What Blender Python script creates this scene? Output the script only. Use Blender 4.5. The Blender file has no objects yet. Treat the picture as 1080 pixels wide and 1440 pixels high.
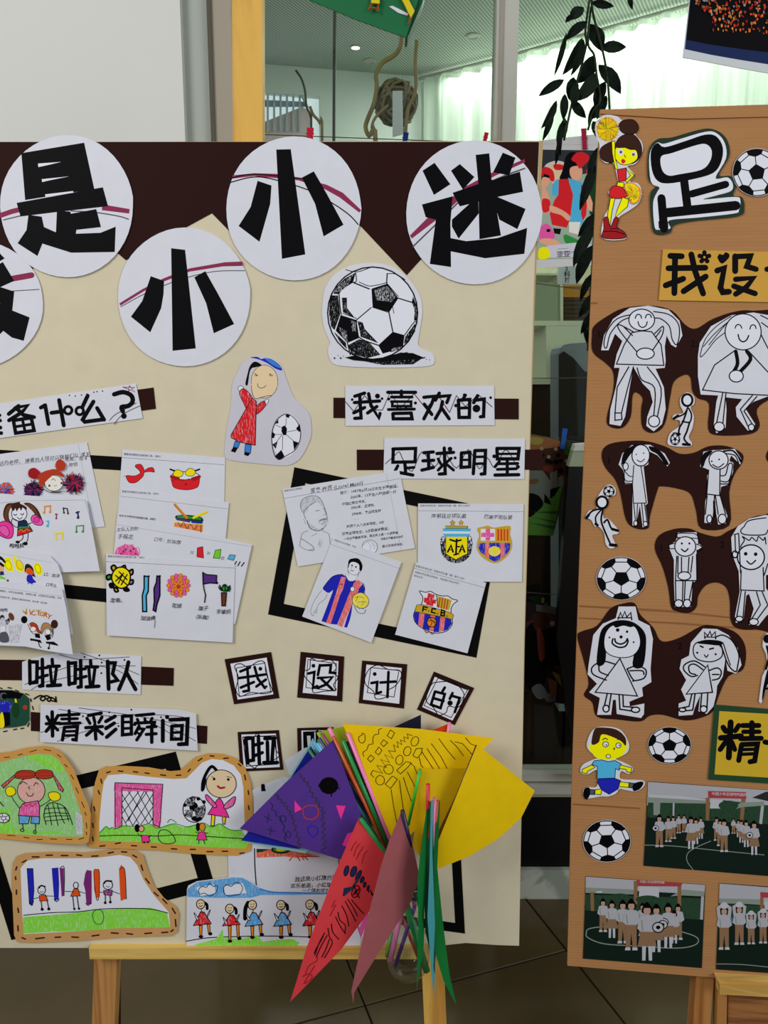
import bpy, math, random
from mathutils import Vector, Matrix
from mathutils.geometry import tessellate_polygon
R = math.radians
S = bpy.context.scene
COL = S.collection
rnd = random.Random(7)

# ------------------------------------------------------------------ camera
F = 1080.0; PITCH = R(9.4); EYE = Vector((0, 0, 1.45))
cam = bpy.data.cameras.new('camera'); camo = bpy.data.objects.new('camera', cam); COL.objects.link(camo)
cam.sensor_fit = 'VERTICAL'; cam.sensor_height = 24; cam.lens = F * 24 / 1440; cam.clip_start = .02; cam.clip_end = 60
camo.location = EYE; camo.rotation_euler = (R(90) - PITCH, 0, 0)
S.camera = camo
# ------------------------------------------------------------------ light and exposure
S.view_settings.view_transform = 'Standard'; S.view_settings.look = 'None'; S.view_settings.gamma = 1
S.view_settings.use_curve_mapping = False; S.view_settings.exposure = 0.1
W = bpy.data.worlds.new('hall_light'); S.world = W; W.use_nodes = True
W.node_tree.nodes['Background'].inputs[0].default_value = (.93, .97, 1, 1)
W.node_tree.nodes['Background'].inputs[1].default_value = .34
def area(name, loc, target, size, power, col=(1, 1, 1), sy=None):
    l = bpy.data.lights.new(name, 'AREA'); l.energy = power; l.size = size; l.color = col
    if sy: l.shape = 'RECTANGLE'; l.size_y = sy
    o = bpy.data.objects.new(name, l); COL.objects.link(o); o.location = loc
    o.rotation_euler = (Vector(target) - Vector(loc)).to_track_quat('-Z', 'Y').to_euler()
    return o
area('hall_ceiling_lamp', (-2.1, -.7, 3.0), (.1, 1.2, 1.1), 1.3, 54, (1, .98, .95))
area('hall_window_light', (2.6, -1.6, 2.2), (.3, 1.2, 1.2), 1.8, 56, (.93, .97, 1))
area('far_room_lamp', (1.0, 3.3, 2.85), (1.0, 3.3, 0), 1.4, 60, (.98, 1, .98))

# ------------------------------------------------------------------ projection helpers
def raydir(px, py):
    x = (px - 540) / F; y = -(py - 720) / F
    c, s = math.cos(PITCH), math.sin(PITCH)
    return Vector((x, c + y * s, -s + y * c))
class Plane:
    def __init__(self, o, u, v):
        self.o = Vector(o); self.u = Vector(u).normalized(); self.v = Vector(v).normalized()
        self.n = self.u.cross(self.v).normalized()
        if self.n.dot(EYE - self.o) < 0: self.n = -self.n
    def P(self, px, py, h=0.0):
        d = raydir(px, py); n = self.n
        t = (self.o + n * h - EYE).dot(n) / d.dot(n)
        return EYE + d * t
def vert(Y): return Plane((0, Y, 0), (1, 0, 0), (0, 0, 1))
def level(z): return Plane((0, 0, z), (1, 0, 0), (0, 1, 0))
lb = R(2.0)
PB = Plane((0, 1.25, 1.3), (1, 0, 0), (0, math.sin(lb), math.cos(lb)))      # left display board
_u = Vector((9.583, -1.018, 0)).normalized()
PR = Plane((.33, 1.20, 1.0), _u, Vector((0, .0301, 1)))                     # cardboard board on the right
PG = vert(2.02)                                                             # glazed partition

# ------------------------------------------------------------------ materials
def lin(c): return c / 12.92 if c <= .04045 else ((c + .055) / 1.055) ** 2.4
def rgb(h, k=1.0): return tuple(min(.95, lin(int(h[i:i + 2], 16) / 255) * k) for i in (0, 2, 4)) + (1,)
MATS = {}
def mat(key, hexc, kind='ink', rough=.6, **kw):
    if key in MATS: return MATS[key]
    m = bpy.data.materials.new(key); m.use_nodes = True; nt = m.node_tree; N = nt.nodes; L = nt.links
    b = N['Principled BSDF']; c = rgb(hexc); b.inputs['Base Color'].default_value = c; b.inputs['Roughness'].default_value = rough
    b.inputs['Specular IOR Level'].default_value = kw.get('spec', .06 if kind in ('ink', 'crayon', 'scribble') and rough >= .5 else .2)
    tc = N.new('ShaderNodeTexCoord')
    def noise(scale, detail=3, vec=None, dist=0):
        n = N.new('ShaderNodeTexNoise'); n.inputs['Scale'].default_value = scale; n.inputs['Detail'].default_value = detail
        n.inputs['Distortion'].default_value = dist
        L.new(vec or tc.outputs['Object'], n.inputs['Vector']); return n
    def mapped(sc, rot=(0, 0, 0)):
        mp = N.new('ShaderNodeMapping'); mp.inputs['Scale'].default_value = sc; mp.inputs['Rotation'].default_value = rot
        L.new(tc.outputs['Object'], mp.inputs['Vector']); return mp.outputs[0]
    def ramp(fac, stops):
        r = N.new('ShaderNodeValToRGB'); e = r.color_ramp.elements
        while len(e) < len(stops): e.new(.5)
        for i, (p, cc) in enumerate(stops): e[i].position = p; e[i].color = cc
        L.new(fac, r.inputs[0]); return r
    def bump(h, s, d=.002):
        bp = N.new('ShaderNodeBump'); bp.inputs['Strength'].default_value = s; bp.inputs['Distance'].default_value = d
        L.new(h, bp.inputs['Height']); L.new(bp.outputs[0], b.inputs['Normal'])
    if kind == 'paper':
        n = noise(30, 4); c2 = tuple(x * .95 for x in c[:3]) + (1,)
        L.new(ramp(n.outputs[0], [(.3, c2), (.7, c)]).outputs[0], b.inputs['Base Color']); bump(noise(14, 2).outputs[0], .25, .004)
    elif kind == 'crayon':
        wv = kw.get('rot', .9)
        n = noise(1, 4, mapped((620, 620, 120), (0, wv, 0)), .4); wh = rgb(kw.get('back', 'e4e2e8'))
        mixc = tuple(c[i] * .62 + wh[i] * .38 for i in range(3)) + (1,)
        L.new(ramp(n.outputs[0], [(.34, mixc), (.48, c)]).outputs[0], b.inputs['Base Color'])
    elif kind == 'scribble':   # sparse pencil or ink strokes over paper
        n = noise(1, 3, mapped((1300, 1300, 260), (0, kw.get('rot', .6), 0)), .8); wh = rgb(kw.get('back', 'd5d5dc'))
        L.new(ramp(n.outputs[0], [(kw.get('t', .48), c), (kw.get('t', .48) + .08, wh)]).outputs[0], b.inputs['Base Color'])
    elif kind == 'wood':
        n = noise(1, 4, mapped(kw.get('sc', (22, 22, 1.6))), 1.2); c2 = rgb(kw.get('dark', 'b5853f'))
        L.new(ramp(n.outputs[0], [(.35, c2), (.52, c), (.8, tuple(min(1, x * 1.12) for x in c[:3]) + (1,))]).outputs[0], b.inputs['Base Color'])
        bump(n.outputs[0], .15, .002)
    elif kind == 'card':
        w = N.new('ShaderNodeTexWave'); w.wave_type = 'BANDS'; w.bands_direction = 'Z'; w.inputs['Scale'].default_value = 60
        w.inputs['Distortion'].default_value = 1.0; w.inputs['Detail'].default_value = 1.5
        L.new(tc.outputs['Object'], w.inputs['Vector'])
        n = noise(3, 5, mapped((4, 4, 40))); c2 = tuple(x * .93 for x in c[:3]) + (1,)
        L.new(ramp(n.outputs[0], [(.3, c2), (.65, c)]).outputs[0], b.inputs['Base Color']); bump(w.outputs[1], .10, .0012)
    elif kind == 'marble':
        n = noise(4, 6, None, 2.5)
        L.new(ramp(n.outputs[0], [(.40, rgb('8f968a')), (.5, c), (.8, c)]).outputs[0], b.inputs['Base Color'])
    elif kind == 'tile':
        n = noise(5, 5); c2 = tuple(x * .8 for x in c[:3]) + (1,)
        L.new(ramp(n.outputs[0], [(.3, c2), (.7, c)]).outputs[0], b.inputs['Base Color'])
    elif kind == 'fabric':
        n = noise(120, 3); bump(n.outputs[0], .3, .002)
    elif kind == 'glow':
        b.inputs['Emission Color'].default_value = c; b.inputs['Emission Strength'].default_value = kw['e']
    elif kind == 'glass':
        N.remove(b); t = N.new('ShaderNodeBsdfTransparent'); g = N.new('ShaderNodeBsdfGlossy'); g.inputs['Roughness'].default_value = .02
        t.inputs[0].default_value = c; mx = N.new('ShaderNodeMixShader'); fr = N.new('ShaderNodeMath'); fr.operation = 'MULTIPLY_ADD'; lw = N.new('ShaderNodeLayerWeight'); lw.inputs[0].default_value = kw.get('blend', .25); L.new(lw.outputs[1], fr.inputs[0]); fr.inputs[1].default_value = kw.get('k', .25); fr.inputs[2].default_value = .02
        L.new(fr.outputs[0], mx.inputs[0]); L.new(t.outputs[0], mx.inputs[1]); L.new(g.outputs[0], mx.inputs[2])
        L.new(mx.outputs[0], N['Material Output'].inputs[0])
    elif kind == 'curtain':
        N.remove(b); d = N.new('ShaderNodeBsdfDiffuse'); t = N.new('ShaderNodeBsdfTranslucent'); n = noise(1, 3, mapped((16, 16, .25))); cc = ramp(n.outputs[0], [(.36, tuple(x * .62 for x in c[:3]) + (1,)), (.62, c)]).outputs[0]; L.new(cc, d.inputs[0]); L.new(cc, t.inputs[0])  # darker vertical bands paint pleat shading into the cloth colour
        mx = N.new('ShaderNodeMixShader'); mx.inputs[0].default_value = .6
        L.new(d.outputs[0], mx.inputs[1]); L.new(t.outputs[0], mx.inputs[2]); L.new(mx.outputs[0], N['Material Output'].inputs[0])
    elif kind == 'thin':       # coloured paper that lets a little light through
        d = N.new('ShaderNodeBsdfTranslucent'); d.inputs[0].default_value = c
        mx = N.new('ShaderNodeMixShader'); mx.inputs[0].default_value = .18
        L.new(b.outputs[0], mx.inputs[1]); L.new(d.outputs[0], mx.inputs[2]); L.new(mx.outputs[0], N['Material Output'].inputs[0])
        n = noise(40, 3); c2 = tuple(x * .93 for x in c[:3]) + (1,)
        L.new(ramp(n.outputs[0], [(.3, c2), (.7, c)]).outputs[0], b.inputs['Base Color'])
    MATS[key] = m; return m
def setup_palette():
    ink = dict(k='070609', g='8a8a92', G='55555c', w='dfdfe8', n='1d2a52', b='3a7fd0', B='2226b0', c='4fb3dc', r='d8232a', R='a01a20',
               p='e65aa6', P='f0389a', m='7a2a70', v='55307a', o='e58a28', O='e0521c', y='f2dd14', Y='c9a62c', e='6fce2a', E='2f8f3c', D='17401f',
               s='e3c9a2', S='e8a98a', t='b0763c', T='6b3a20', h='3a2018', l='cfcdd8', u='8a3050', z='9fb0a0', x='e8e4da', q='f6f000', a='b53a22',
               j='20201c', i='b08050', d='33363a')
    for k, v in ink.items(): mat('ink_' + k, v, 'ink', .55)
    cr = {'+r': ('d22128', .5), '+b': ('3f86d6', .2), '+B': ('2228b4', .3), '+e': ('84d63c', 1.2), '+g': ('8fc878', .8), '+p': ('e2559c', .1), '+o': ('e07a30', .2),
          '+y': ('ecd83a', .4), '+R': ('c04a50', .3), '+s': ('dba79a', .4), '+c': ('5aa0d8', 1.3), '+S': ('e0613f', .6), '+m': ('933a78', .1), '+a': ('9d3024', .6), '+L': ('e36a6a', .3)}
    for k, (v, r_) in cr.items(): mat('ink_' + k, v, 'crayon', .7, rot=r_)
    mat('ink_+D', '2a4430', 'crayon', .5, back='060a08', rot=1.4)
    mat('ink_~k', '0b0b0e', 'scribble', .6, rot=.8, t=.52); mat('ink_~K', '0b0b0e', 'scribble', .6, rot=.5, t=.60); mat('ink_~g', 'a5a5ae', 'scribble', .7, rot=.5, t=.45)
    mat('ink_~m', '5a1640', 'scribble', .7, rot=.3, t=.6, back='b03060')
setup_palette()
WHITE = mat('white_paper', 'd6d6df', 'paper', .75)

# ------------------------------------------------------------------ object helpers
class Thing:
    def __init__(self, name, label, cat, origin=None, group=None, kind=None):
        self.name, self.label, self.cat, self.group, self.kind = name, label, cat, group, kind
        self.o = Vector(origin) if origin is not None else None; self.root = None
    def tag(self, ob):
        ob['label'] = self.label
        if self.cat: ob['category'] = self.cat
        if self.group: ob['group'] = self.group
        if self.kind: ob['kind'] = self.kind
    def empty(self, loc):
        self.root = bpy.data.objects.new(self.name, None); COL.objects.link(self.root)
        self.root.empty_display_size = .05
        self.o = Vector(loc) if self.o is None else self.o; self.root.location = self.o; self.tag(self.root)
    def part(self, name, geo, parent=None, label=None, smooth=False, stuff=False):
        if self.root is None: self.empty(cent(geo.v))
        ob = geo.build(name, self.o, smooth); ob.parent = parent or self.root
        if label: ob['label'] = label
        if stuff or name in ('stitching', 'dash', 'printed_crowd'): ob['kind'] = 'stuff'
        return ob
    def solo(self, geo, smooth=False):
        self.o = cent(geo.v) if self.o is None else self.o
        ob = geo.build(self.name, self.o, smooth); ob.location = self.o; self.tag(ob); self.root = ob; return ob
def cent(v):
    n = len(v); return Vector((sum(p[0] for p in v) / n, sum(p[1] for p in v) / n, min(p[2] for p in v)))
class Geo:
    def __init__(self): self.v = []; self.f = []; self.mi = []; self.m = []
    def midx(self, m):
        if m not in self.m: self.m.append(m)
        return self.m.index(m)
    def add(self, verts, faces, m):
        b = len(self.v); i = self.midx(m); self.v += [Vector(p) for p in verts]
        self.f += [tuple(b + k for k in f) for f in faces]; self.mi += [i] * len(faces)
    def build(self, name, o, smooth=False):
        me = bpy.data.meshes.new(name); me.from_pydata([tuple(p - o) for p in self.v], [], self.f)
        for m in self.m: me.materials.append(m)
        me.polygons.foreach_set('material_index', self.mi)
        if smooth: me.polygons.foreach_set('use_smooth', [True] * len(self.f))
        me.update(); ob = bpy.data.objects.new(name, me); COL.objects.link(ob); return ob
    def box(self, lo, hi, m, M4=None):
        x0, y0, z0 = lo; x1, y1, z1 = hi
        v = [Vector(p) for p in ((x0, y0, z0), (x1, y0, z0), (x1, y1, z0), (x0, y1, z0), (x0, y0, z1), (x1, y0, z1), (x1, y1, z1), (x0, y1, z1))]
        if M4: v = [M4 @ p for p in v]
        self.add(v, [(0, 3, 2, 1), (4, 5, 6, 7), (0, 1, 5, 4), (1, 2, 6, 5), (2, 3, 7, 6), (3, 0, 4, 7)], m)
    def hexa(self, a, b, m):        # two matching polygon rings
        n = len(a); tri = [tuple(t) for t in tessellate_polygon([[Vector(p) for p in a]])]
        self.add(list(a) + list(b), tri + [tuple(n + k for k in t[::-1]) for t in tri] + [(i, (i + 1) % n, n + (i + 1) % n, n + i) for i in range(n)], m)
    def tube(self, pts, r, m, n=8, cap=True):
        pts = [Vector(p) for p in pts]; rs = r if isinstance(r, (list, tuple)) else [r] * len(pts); V = []; Fc = []; prev = None
        for i, p in enumerate(pts):
            t = (pts[min(i + 1, len(pts) - 1)] - pts[max(i - 1, 0)]).normalized()
            a = (prev - t * prev.dot(t)) if prev is not None else t.cross(Vector((.3, .9, .2)) if abs(t.y) < .9 else Vector((1, 0, 0)))
            a.normalize(); prev = a; bb = t.cross(a)
            V += [p + (a * math.cos(2 * math.pi * k / n) + bb * math.sin(2 * math.pi * k / n)) * rs[i] for k in range(n)]
        for i in range(len(pts) - 1):
            for k in range(n): Fc.append((i * n + k, i * n + (k + 1) % n, (i + 1) * n + (k + 1) % n, (i + 1) * n + k))
        if cap: Fc += [tuple(range(n))[::-1], tuple(range((len(pts) - 1) * n, len(pts) * n))]
        self.add(V, Fc, m)
    def lathe(self, c, prof, m, n=24, ax=Vector((0, 0, 1))):
        ax = Vector(ax).normalized(); a = ax.cross(Vector((0, 1, .01))).normalized(); b = ax.cross(a); V = []; Fc = []
        for (r, z) in prof: V += [Vector(c) + ax * z + (a * math.cos(2 * math.pi * k / n) + b * math.sin(2 * math.pi * k / n)) * r for k in range(n)]
        for i in range(len(prof) - 1):
            for k in range(n): Fc.append((i * n + k, i * n + (k + 1) % n, (i + 1) * n + (k + 1) % n, (i + 1) * n + k))
        self.add(V, Fc, m)
def struct(name, geo, smooth=False):
    ob = geo.build(name, Vector((0, 0, 0)), smooth); ob['kind'] = 'structure'; return ob

# ------------------------------------------------------------------ flat drawing language
def cr(pts, closed=False, k=4):
    n = len(pts)
    if n < 3: return pts
    out = []; rng = range(n) if closed else range(n - 1)
    for i in rng:
        g = (lambda j: pts[j % n]) if closed else (lambda j: pts[max(0, min(n - 1, j))])
        p0, p1, p2, p3 = g(i - 1), g(i), g(i + 1), g(i + 2)
        for s in range(k):
            t = s / k; t2 = t * t; t3 = t2 * t
            out.append(tuple(.5 * (2 * p1[d] + (p2[d] - p0[d]) * t + (2 * p0[d] - 5 * p1[d] + 4 * p2[d] - p3[d]) * t2 + (3 * p1[d] - p0[d] - 3 * p2[d] + p3[d]) * t3) for d in (0, 1)))
    if not closed: out.append(pts[-1])
    return out
LINE = 1.25
def ribbon(pts, w, closed=False):
    w = w * LINE
    P = [pts[0]]
    for p in pts[1:]:
        if math.hypot(p[0] - P[-1][0], p[1] - P[-1][1]) > 1e-4: P.append(p)
    if closed and len(P) > 2 and math.hypot(P[0][0] - P[-1][0], P[0][1] - P[-1][1]) < 1e-4: P.pop()
    n = len(P); V = []; Fc = []; h = w / 2
    if n < 2: return disc(P[0], h)
    for i in range(n):
        a = P[i - 1] if (i > 0 or closed) else None; c = P[(i + 1) % n] if (i < n - 1 or closed) else None; p = P[i]
        def dr(u, v): d = (v[0] - u[0], v[1] - u[1]); l = math.hypot(*d) or 1; return (d[0] / l, d[1] / l)
        d1 = dr(a, p) if a else dr(p, c); d2 = dr(p, c) if c else d1
        nx, ny = -(d1[1] + d2[1]), d1[0] + d2[0]; l = math.hypot(nx, ny)
        if l < .2: nx, ny, l = -d1[1], d1[0], 1
        nx /= l; ny /= l; k = min(1.7, 1 / max(.3, nx * -d1[1] + ny * d1[0])) * h
        V += [(p[0] + nx * k, p[1] + ny * k), (p[0] - nx * k, p[1] - ny * k)]
    for i in range(n if closed else n - 1):
        j = (i + 1) % n; Fc.append((2 * i, 2 * j, 2 * j + 1, 2 * i + 1))
    if not closed and w > 1.0:
        for (i, q) in ((0, 1), (n - 1, n - 2)):
            d = math.atan2(P[i][1] - P[q][1], P[i][0] - P[q][0]); b = len(V)
            V += [(P[i][0] + h * math.cos(d + a), P[i][1] + h * math.sin(d + a)) for a in (-1.5708, -.9, -.3, .3, .9, 1.5708)]
            Fc.append(tuple(range(b, b + 6)))
    return V, Fc
def disc(c, r, n=10): return [(c[0] + r * math.cos(2 * math.pi * k / n), c[1] + r * math.sin(2 * math.pi * k / n)) for k in range(n)], [tuple(range(n))]
def ellpts(cx, cy, rx, ry, rot=0, n=28):
    c, s = math.cos(R(rot)), math.sin(R(rot)); o = []
    for k in range(n):
        a = 2 * math.pi * k / n; x, y = rx * math.cos(a), ry * math.sin(a); o.append((cx + x * c - y * s, cy + x * s + y * c))
    return o
def poly(pts): return pts, [tuple(t) for t in tessellate_polygon([[Vector((p[0], p[1], 0)) for p in pts]])]
TXT = {}
def glyphs(s, bold):
    if (s, bold) not in TXT:
        c = bpy.data.curves.new('lettering', 'FONT'); c.body = s; c.resolution_u = 2; c.offset = bold; c.align_y = 'CENTER'
        o = bpy.data.objects.new('lettering', c); COL.objects.link(o); dg = bpy.context.evaluated_depsgraph_get(); dg.update()
        m = bpy.data.meshes.new_from_object(o.evaluated_get(dg))
        TXT[(s, bold)] = ([tuple(v.co) for v in m.vertices], [tuple(p.vertices) for p in m.polygons])
        bpy.data.objects.remove(o); bpy.data.curves.remove(c); bpy.data.meshes.remove(m)
    return TXT[(s, bold)]
STEP = .00001
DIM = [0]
def dimmed(k, f):      # darker, greyer copies of the inks for photo prints
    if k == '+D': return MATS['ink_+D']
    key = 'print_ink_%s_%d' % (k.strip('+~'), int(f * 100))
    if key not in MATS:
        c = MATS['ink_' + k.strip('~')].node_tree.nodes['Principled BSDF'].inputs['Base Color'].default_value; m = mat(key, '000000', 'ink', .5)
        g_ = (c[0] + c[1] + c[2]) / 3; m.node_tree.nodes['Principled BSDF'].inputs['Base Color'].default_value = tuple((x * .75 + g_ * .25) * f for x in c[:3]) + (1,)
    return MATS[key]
class Art:
    """Draws flat print, ink or paint in photograph coordinates onto a plane at height h over it."""
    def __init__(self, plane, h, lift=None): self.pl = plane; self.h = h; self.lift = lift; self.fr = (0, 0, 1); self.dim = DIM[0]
    def H(self, x, y, k): return k + ((self.lift[2] * (x - self.lift[0]) + self.lift[3] * (y - self.lift[1])) if self.lift else 0)
    def put(self, geo, vf, m):
        x0, y0, s = self.fr; self.h += STEP; V = []
        for p in vf[0]:
            X, Y = x0 + p[0] / s, y0 + p[1] / s; V.append(self.pl.P(X, Y, self.H(X, Y, self.h)))
        geo.add(V, vf[1], m)
    def run(self, thing, text, name='drawing', label=None):
        geo = Geo(); cur = name; lvl = 0; last = [None]
        def flush():
            if geo.f:
                ob = thing.part(cur, geo, last[0] if lvl else None, label=label)
                if not lvl: last[0] = ob
        for ln in text.strip().split('\n'):
            for cmd in ln.split(';'):
                t = cmd.split()
                if not t: continue
                op = t[0]
                if op[0] == '@': flush(); geo = Geo(); cur = t[1]; label = ' '.join(t[2:]) or None; lvl = len(op) - 1; continue
                if op == '#': self.fr = (float(t[1]), float(t[2]), float(t[3])); continue
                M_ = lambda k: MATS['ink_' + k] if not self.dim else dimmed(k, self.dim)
                if op == 'T':
                    sz, ang, x, y = map(float, t[2:6]); txt = ' '.join(t[6:]); V, Fc = glyphs(txt, .012)
                    if cur == 'handwriting': V = [(v[0] + .16 * v[1] + .03 * math.sin(7 * v[1] + 5 * v[0]), v[1] + .06 * math.sin(2.3 * v[0] + x) + .035 * math.sin(8 * v[0])) for v in V]
                    c, sn = math.cos(R(ang)), math.sin(R(ang))
                    self.put(geo, ([(x + (v[0] * c + v[1] * sn) * sz, y + (v[0] * sn - v[1] * c) * sz) for v in V], Fc), M_(t[1])); continue
                nums = lambda k: [float(q) for q in t[k:]]
                pr = lambda a: [(a[i], a[i + 1]) for i in range(0, len(a) - 1, 2)]
                if op == 'F': self.put(geo, poly(pr(nums(2))), M_(t[1]))
                elif op == 'C': self.put(geo, poly(cr(pr(nums(2)), True)), M_(t[1]))
                elif op == 'S': self.put(geo, ribbon(cr(pr(nums(3))), float(t[2])), M_(t[1]))
                elif op == 'L': self.put(geo, ribbon(pr(nums(3)), float(t[2])), M_(t[1]))
                elif op == 'Z': self.put(geo, ribbon(cr(pr(nums(3)), True), float(t[2]), True), M_(t[1]))
                elif op == 'X': self.put(geo, ribbon(pr(nums(3)), float(t[2]), True), M_(t[1]))
                elif op == 'E':
                    a = nums(2); self.put(geo, poly(ellpts(*a)), M_(t[1]))
                elif op == 'O':
                    a = nums(3); self.put(geo, ribbon(ellpts(*a), float(t[2]), True), M_(t[1]))
                elif op == 'D':
                    a = nums(3)
                    for q in pr(a): self.put(geo, disc(q, float(t[2])), M_(t[1]))
                elif op == 'B':
                    a = cr(pr(nums(4)), True); self.put(geo, poly(a), M_(t[1])); self.put(geo, ribbon(a, float(t[3]), True), M_(t[2]))
                elif op == 'P':
                    a = pr(nums(4)); self.put(geo, poly(a), M_(t[1])); self.put(geo, ribbon(a, float(t[3]), True), M_(t[2]))
                elif op == 'V':
                    a = nums(4); e = ellpts(*a); self.put(geo, poly(e), M_(t[1])); self.put(geo, ribbon(e, float(t[3]), True), M_(t[2]))
                else: raise ValueError(cmd)
        flush()
def slab(plane, h, th, pts, m, lift=None, geo=None):
    """A cut sheet of real thickness: front face at height h, back at h - th."""
    H = lambda x, y: h + ((lift[2] * (x - lift[0]) + lift[3] * (y - lift[1])) if lift else 0)
    geo = geo or Geo()
    geo.hexa([plane.P(x, y, H(x, y)) for x, y in pts], [plane.P(x, y, H(x, y)) - plane.n * th for x, y in pts], m); return geo
def zp(frame, nums, smooth=False):
    x0, y0, s = frame; a = nums.split() if isinstance(nums, str) else nums
    p = [(x0 + float(a[i]) / s, y0 + float(a[i + 1]) / s) for i in range(0, len(a), 2)]
    return cr(p, True) if smooth else p
def sheet(name, label, cat, plane, h, pts, art=None, frame=None, m=None, th=.00025, lift=None, group=None, body='paper', draw='drawing'):
    m = m or WHITE; t = Thing(name, label, cat, group=group); g = slab(plane, h, th, pts, m, lift)
    if art is None: t.solo(g); return t
    t.part(body, g); a = Art(plane, h, lift)
    if frame: a.fr = frame
    a.run(t, art, draw); return t
def ball(cx, cy, rx, ry, rot=0, lw=2.5):
    def q(r, a): a = R(a); return f'{cx + rx * r * math.cos(a):.1f} {cy - ry * r * math.sin(a):.1f}'
    s = [f'E w {cx} {cy} {rx} {ry}']; th = [-90 + rot + 72 * k for k in range(5)]
    for a in th:
        s.append('F k ' + ' '.join([q(.66, a), q(.80, a - 20), q(.985, a - 21)] + [q(.985, a - 21 + 7 * j) for j in range(1, 6)] + [q(.985, a + 21), q(.80, a + 20)]))
        s.append(f'L k {lw} {q(.34, a)} {q(.66, a)}'); s.append(f'L k {lw} {q(.80, a + 20)} {q(.80, a + 52)}')
    s.append('F k ' + ' '.join(q(.36, a) for a in th)); s.append(f'O k {lw} {cx} {cy} {rx * .985} {ry * .985}')
    return '\n'.join(s)

# ================================================================== large structure
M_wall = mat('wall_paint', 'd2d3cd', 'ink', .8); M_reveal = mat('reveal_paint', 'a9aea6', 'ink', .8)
M_alu = mat('aluminium', 'b9b8ae', 'ink', .4); M_aludark = mat('dull_frame', 'a09888', 'ink', .6)
M_glass = mat('clear_glass', 'e9efea', 'glass'); M_black = mat('black_panel', '0a080a', 'ink', .35)
M_marble = mat('marble', 'b9bcae', 'marble', .3); M_tile = mat('floor_tile', '57492f', 'tile', .16, spec=.5); M_joint = mat('floor_joint', '1c1a16', 'ink', .8)
M_ceil = mat('far_ceiling', 'aab2a8', 'ink', .7)
def _perf(m):
    nt = m.node_tree; N = nt.nodes; L = nt.links; tc = N.new('ShaderNodeTexCoord'); mp = N.new('ShaderNodeMapping'); mp.inputs['Rotation'].default_value = (0, 0, .5)
    L.new(tc.outputs['Object'], mp.inputs[0]); w = N.new('ShaderNodeTexWave'); w.inputs['Scale'].default_value = 24; w.inputs['Distortion'].default_value = .4
    L.new(mp.outputs[0], w.inputs['Vector']); r = N.new('ShaderNodeValToRGB'); r.color_ramp.elements[0].color = rgb('8f978e'); r.color_ramp.elements[1].color = rgb('c2cac0')
    r.color_ramp.elements[0].position = .3; r.color_ramp.elements[1].position = .6
    L.new(w.outputs[1], r.inputs[0]); L.new(r.outputs[0], N['Principled BSDF'].inputs['Base Color'])
_perf(M_ceil)

# floor: base slab with single glazed tiles laid at an angle
g = Geo(); g.box((-3, -2.5, -.06), (3.2, 5, -.004), M_joint); floor = struct('floor', g)
ang = R(19); ts = .55; gx, gy = .475, 1.784; tm = None
for i in range(-5, 5):
    for j in range(-5, 7):
        cx, cy = (i + .5) * ts, (-(j) + 1.5) * ts
        x = gx + cx * math.cos(ang) - cy * math.sin(ang); y = gy + cx * math.sin(ang) + cy * math.cos(ang)
        if not (-2.2 < x < 2.6 and .6 < y < 4.6): continue
        if tm is None:
            g = Geo(); h = ts / 2 - .0022; c = .0015
            g.v = [Vector(p) for p in [(-h, -h, -.006), (h, -h, -.006), (h, h, -.006), (-h, h, -.006), (-h, -h, -c), (h, -h, -c), (h, h, -c), (-h, h, -c), (-h + c, -h + c, 0), (h - c, -h + c, 0), (h - c, h - c, 0), (-h + c, h - c, 0)]]
            g.f = [(0, 1, 5, 4), (1, 2, 6, 5), (2, 3, 7, 6), (3, 0, 4, 7), (4, 5, 9, 8), (5, 6, 10, 9), (6, 7, 11, 10), (7, 4, 8, 11), (8, 9, 10, 11)]; g.mi = [0] * 9; g.m = [M_tile]
            t = g.build('tile', Vector((0, 0, 0))); tm = t.data
        else:
            t = bpy.data.objects.new('tile', tm); COL.objects.link(t)
        t.location = (x, y, 0); t.rotation_euler.z = ang; t.parent = floor

# white wall on the left, its reveal and the frame strip next to the glass
g = Geo(); g.box((-3, 1.96, 0), (-.476, 2.14, 3.3), M_wall); struct('wall_left', g)
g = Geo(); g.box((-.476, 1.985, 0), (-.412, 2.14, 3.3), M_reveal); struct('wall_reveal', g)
g = Geo(); g.box((-.412, 1.97, 0), (-.36, 2.06, 3.3), M_aludark); g.box((-.415, 1.964, 0), (-.405, 1.975, 3.3), mat('gap_dark', '5b564c', 'ink', .8)); struct('trim_1', g)
# partition: mullion, rail, black lower panel, marble baseboard, panes
g = Geo(); g.box((.268, 1.99, .09), (.32, 2.06, 3.3), M_alu); g.box((.276, 1.984, .09), (.282, 1.992, 3.3), M_aludark); struct('trim_2', g)
g = Geo(); g.box((-.36, 1.995, .356), (1.8, 2.05, .379), M_alu); g.box((-.36, 1.98, .326), (1.8, 2.05, .352), M_alu); g.box((-.36, 1.99, .312), (1.8, 2.05, .326), M_aludark); g.box((-.36, 2.0, .35), (1.8, 2.05, .358), mat('gap_dark', '', '')); struct('trim_3', g)
g = Geo(); g.box((-.412, 2.0, .09), (1.8, 2.05, .314), M_black); struct('wall_lower_panel', g)
g = Geo(); g.box((-.412, 1.985, 0), (1.8, 2.06, .091), M_marble); struct('baseboard_front', g)
for k, (a, b) in enumerate(((-.36, .268), (.32, 1.8))):
    g = Geo(); g.box((a, 2.018, .379), (b, 2.024, 3.3), M_glass); struct('window_%d' % (k + 1), g)
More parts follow.
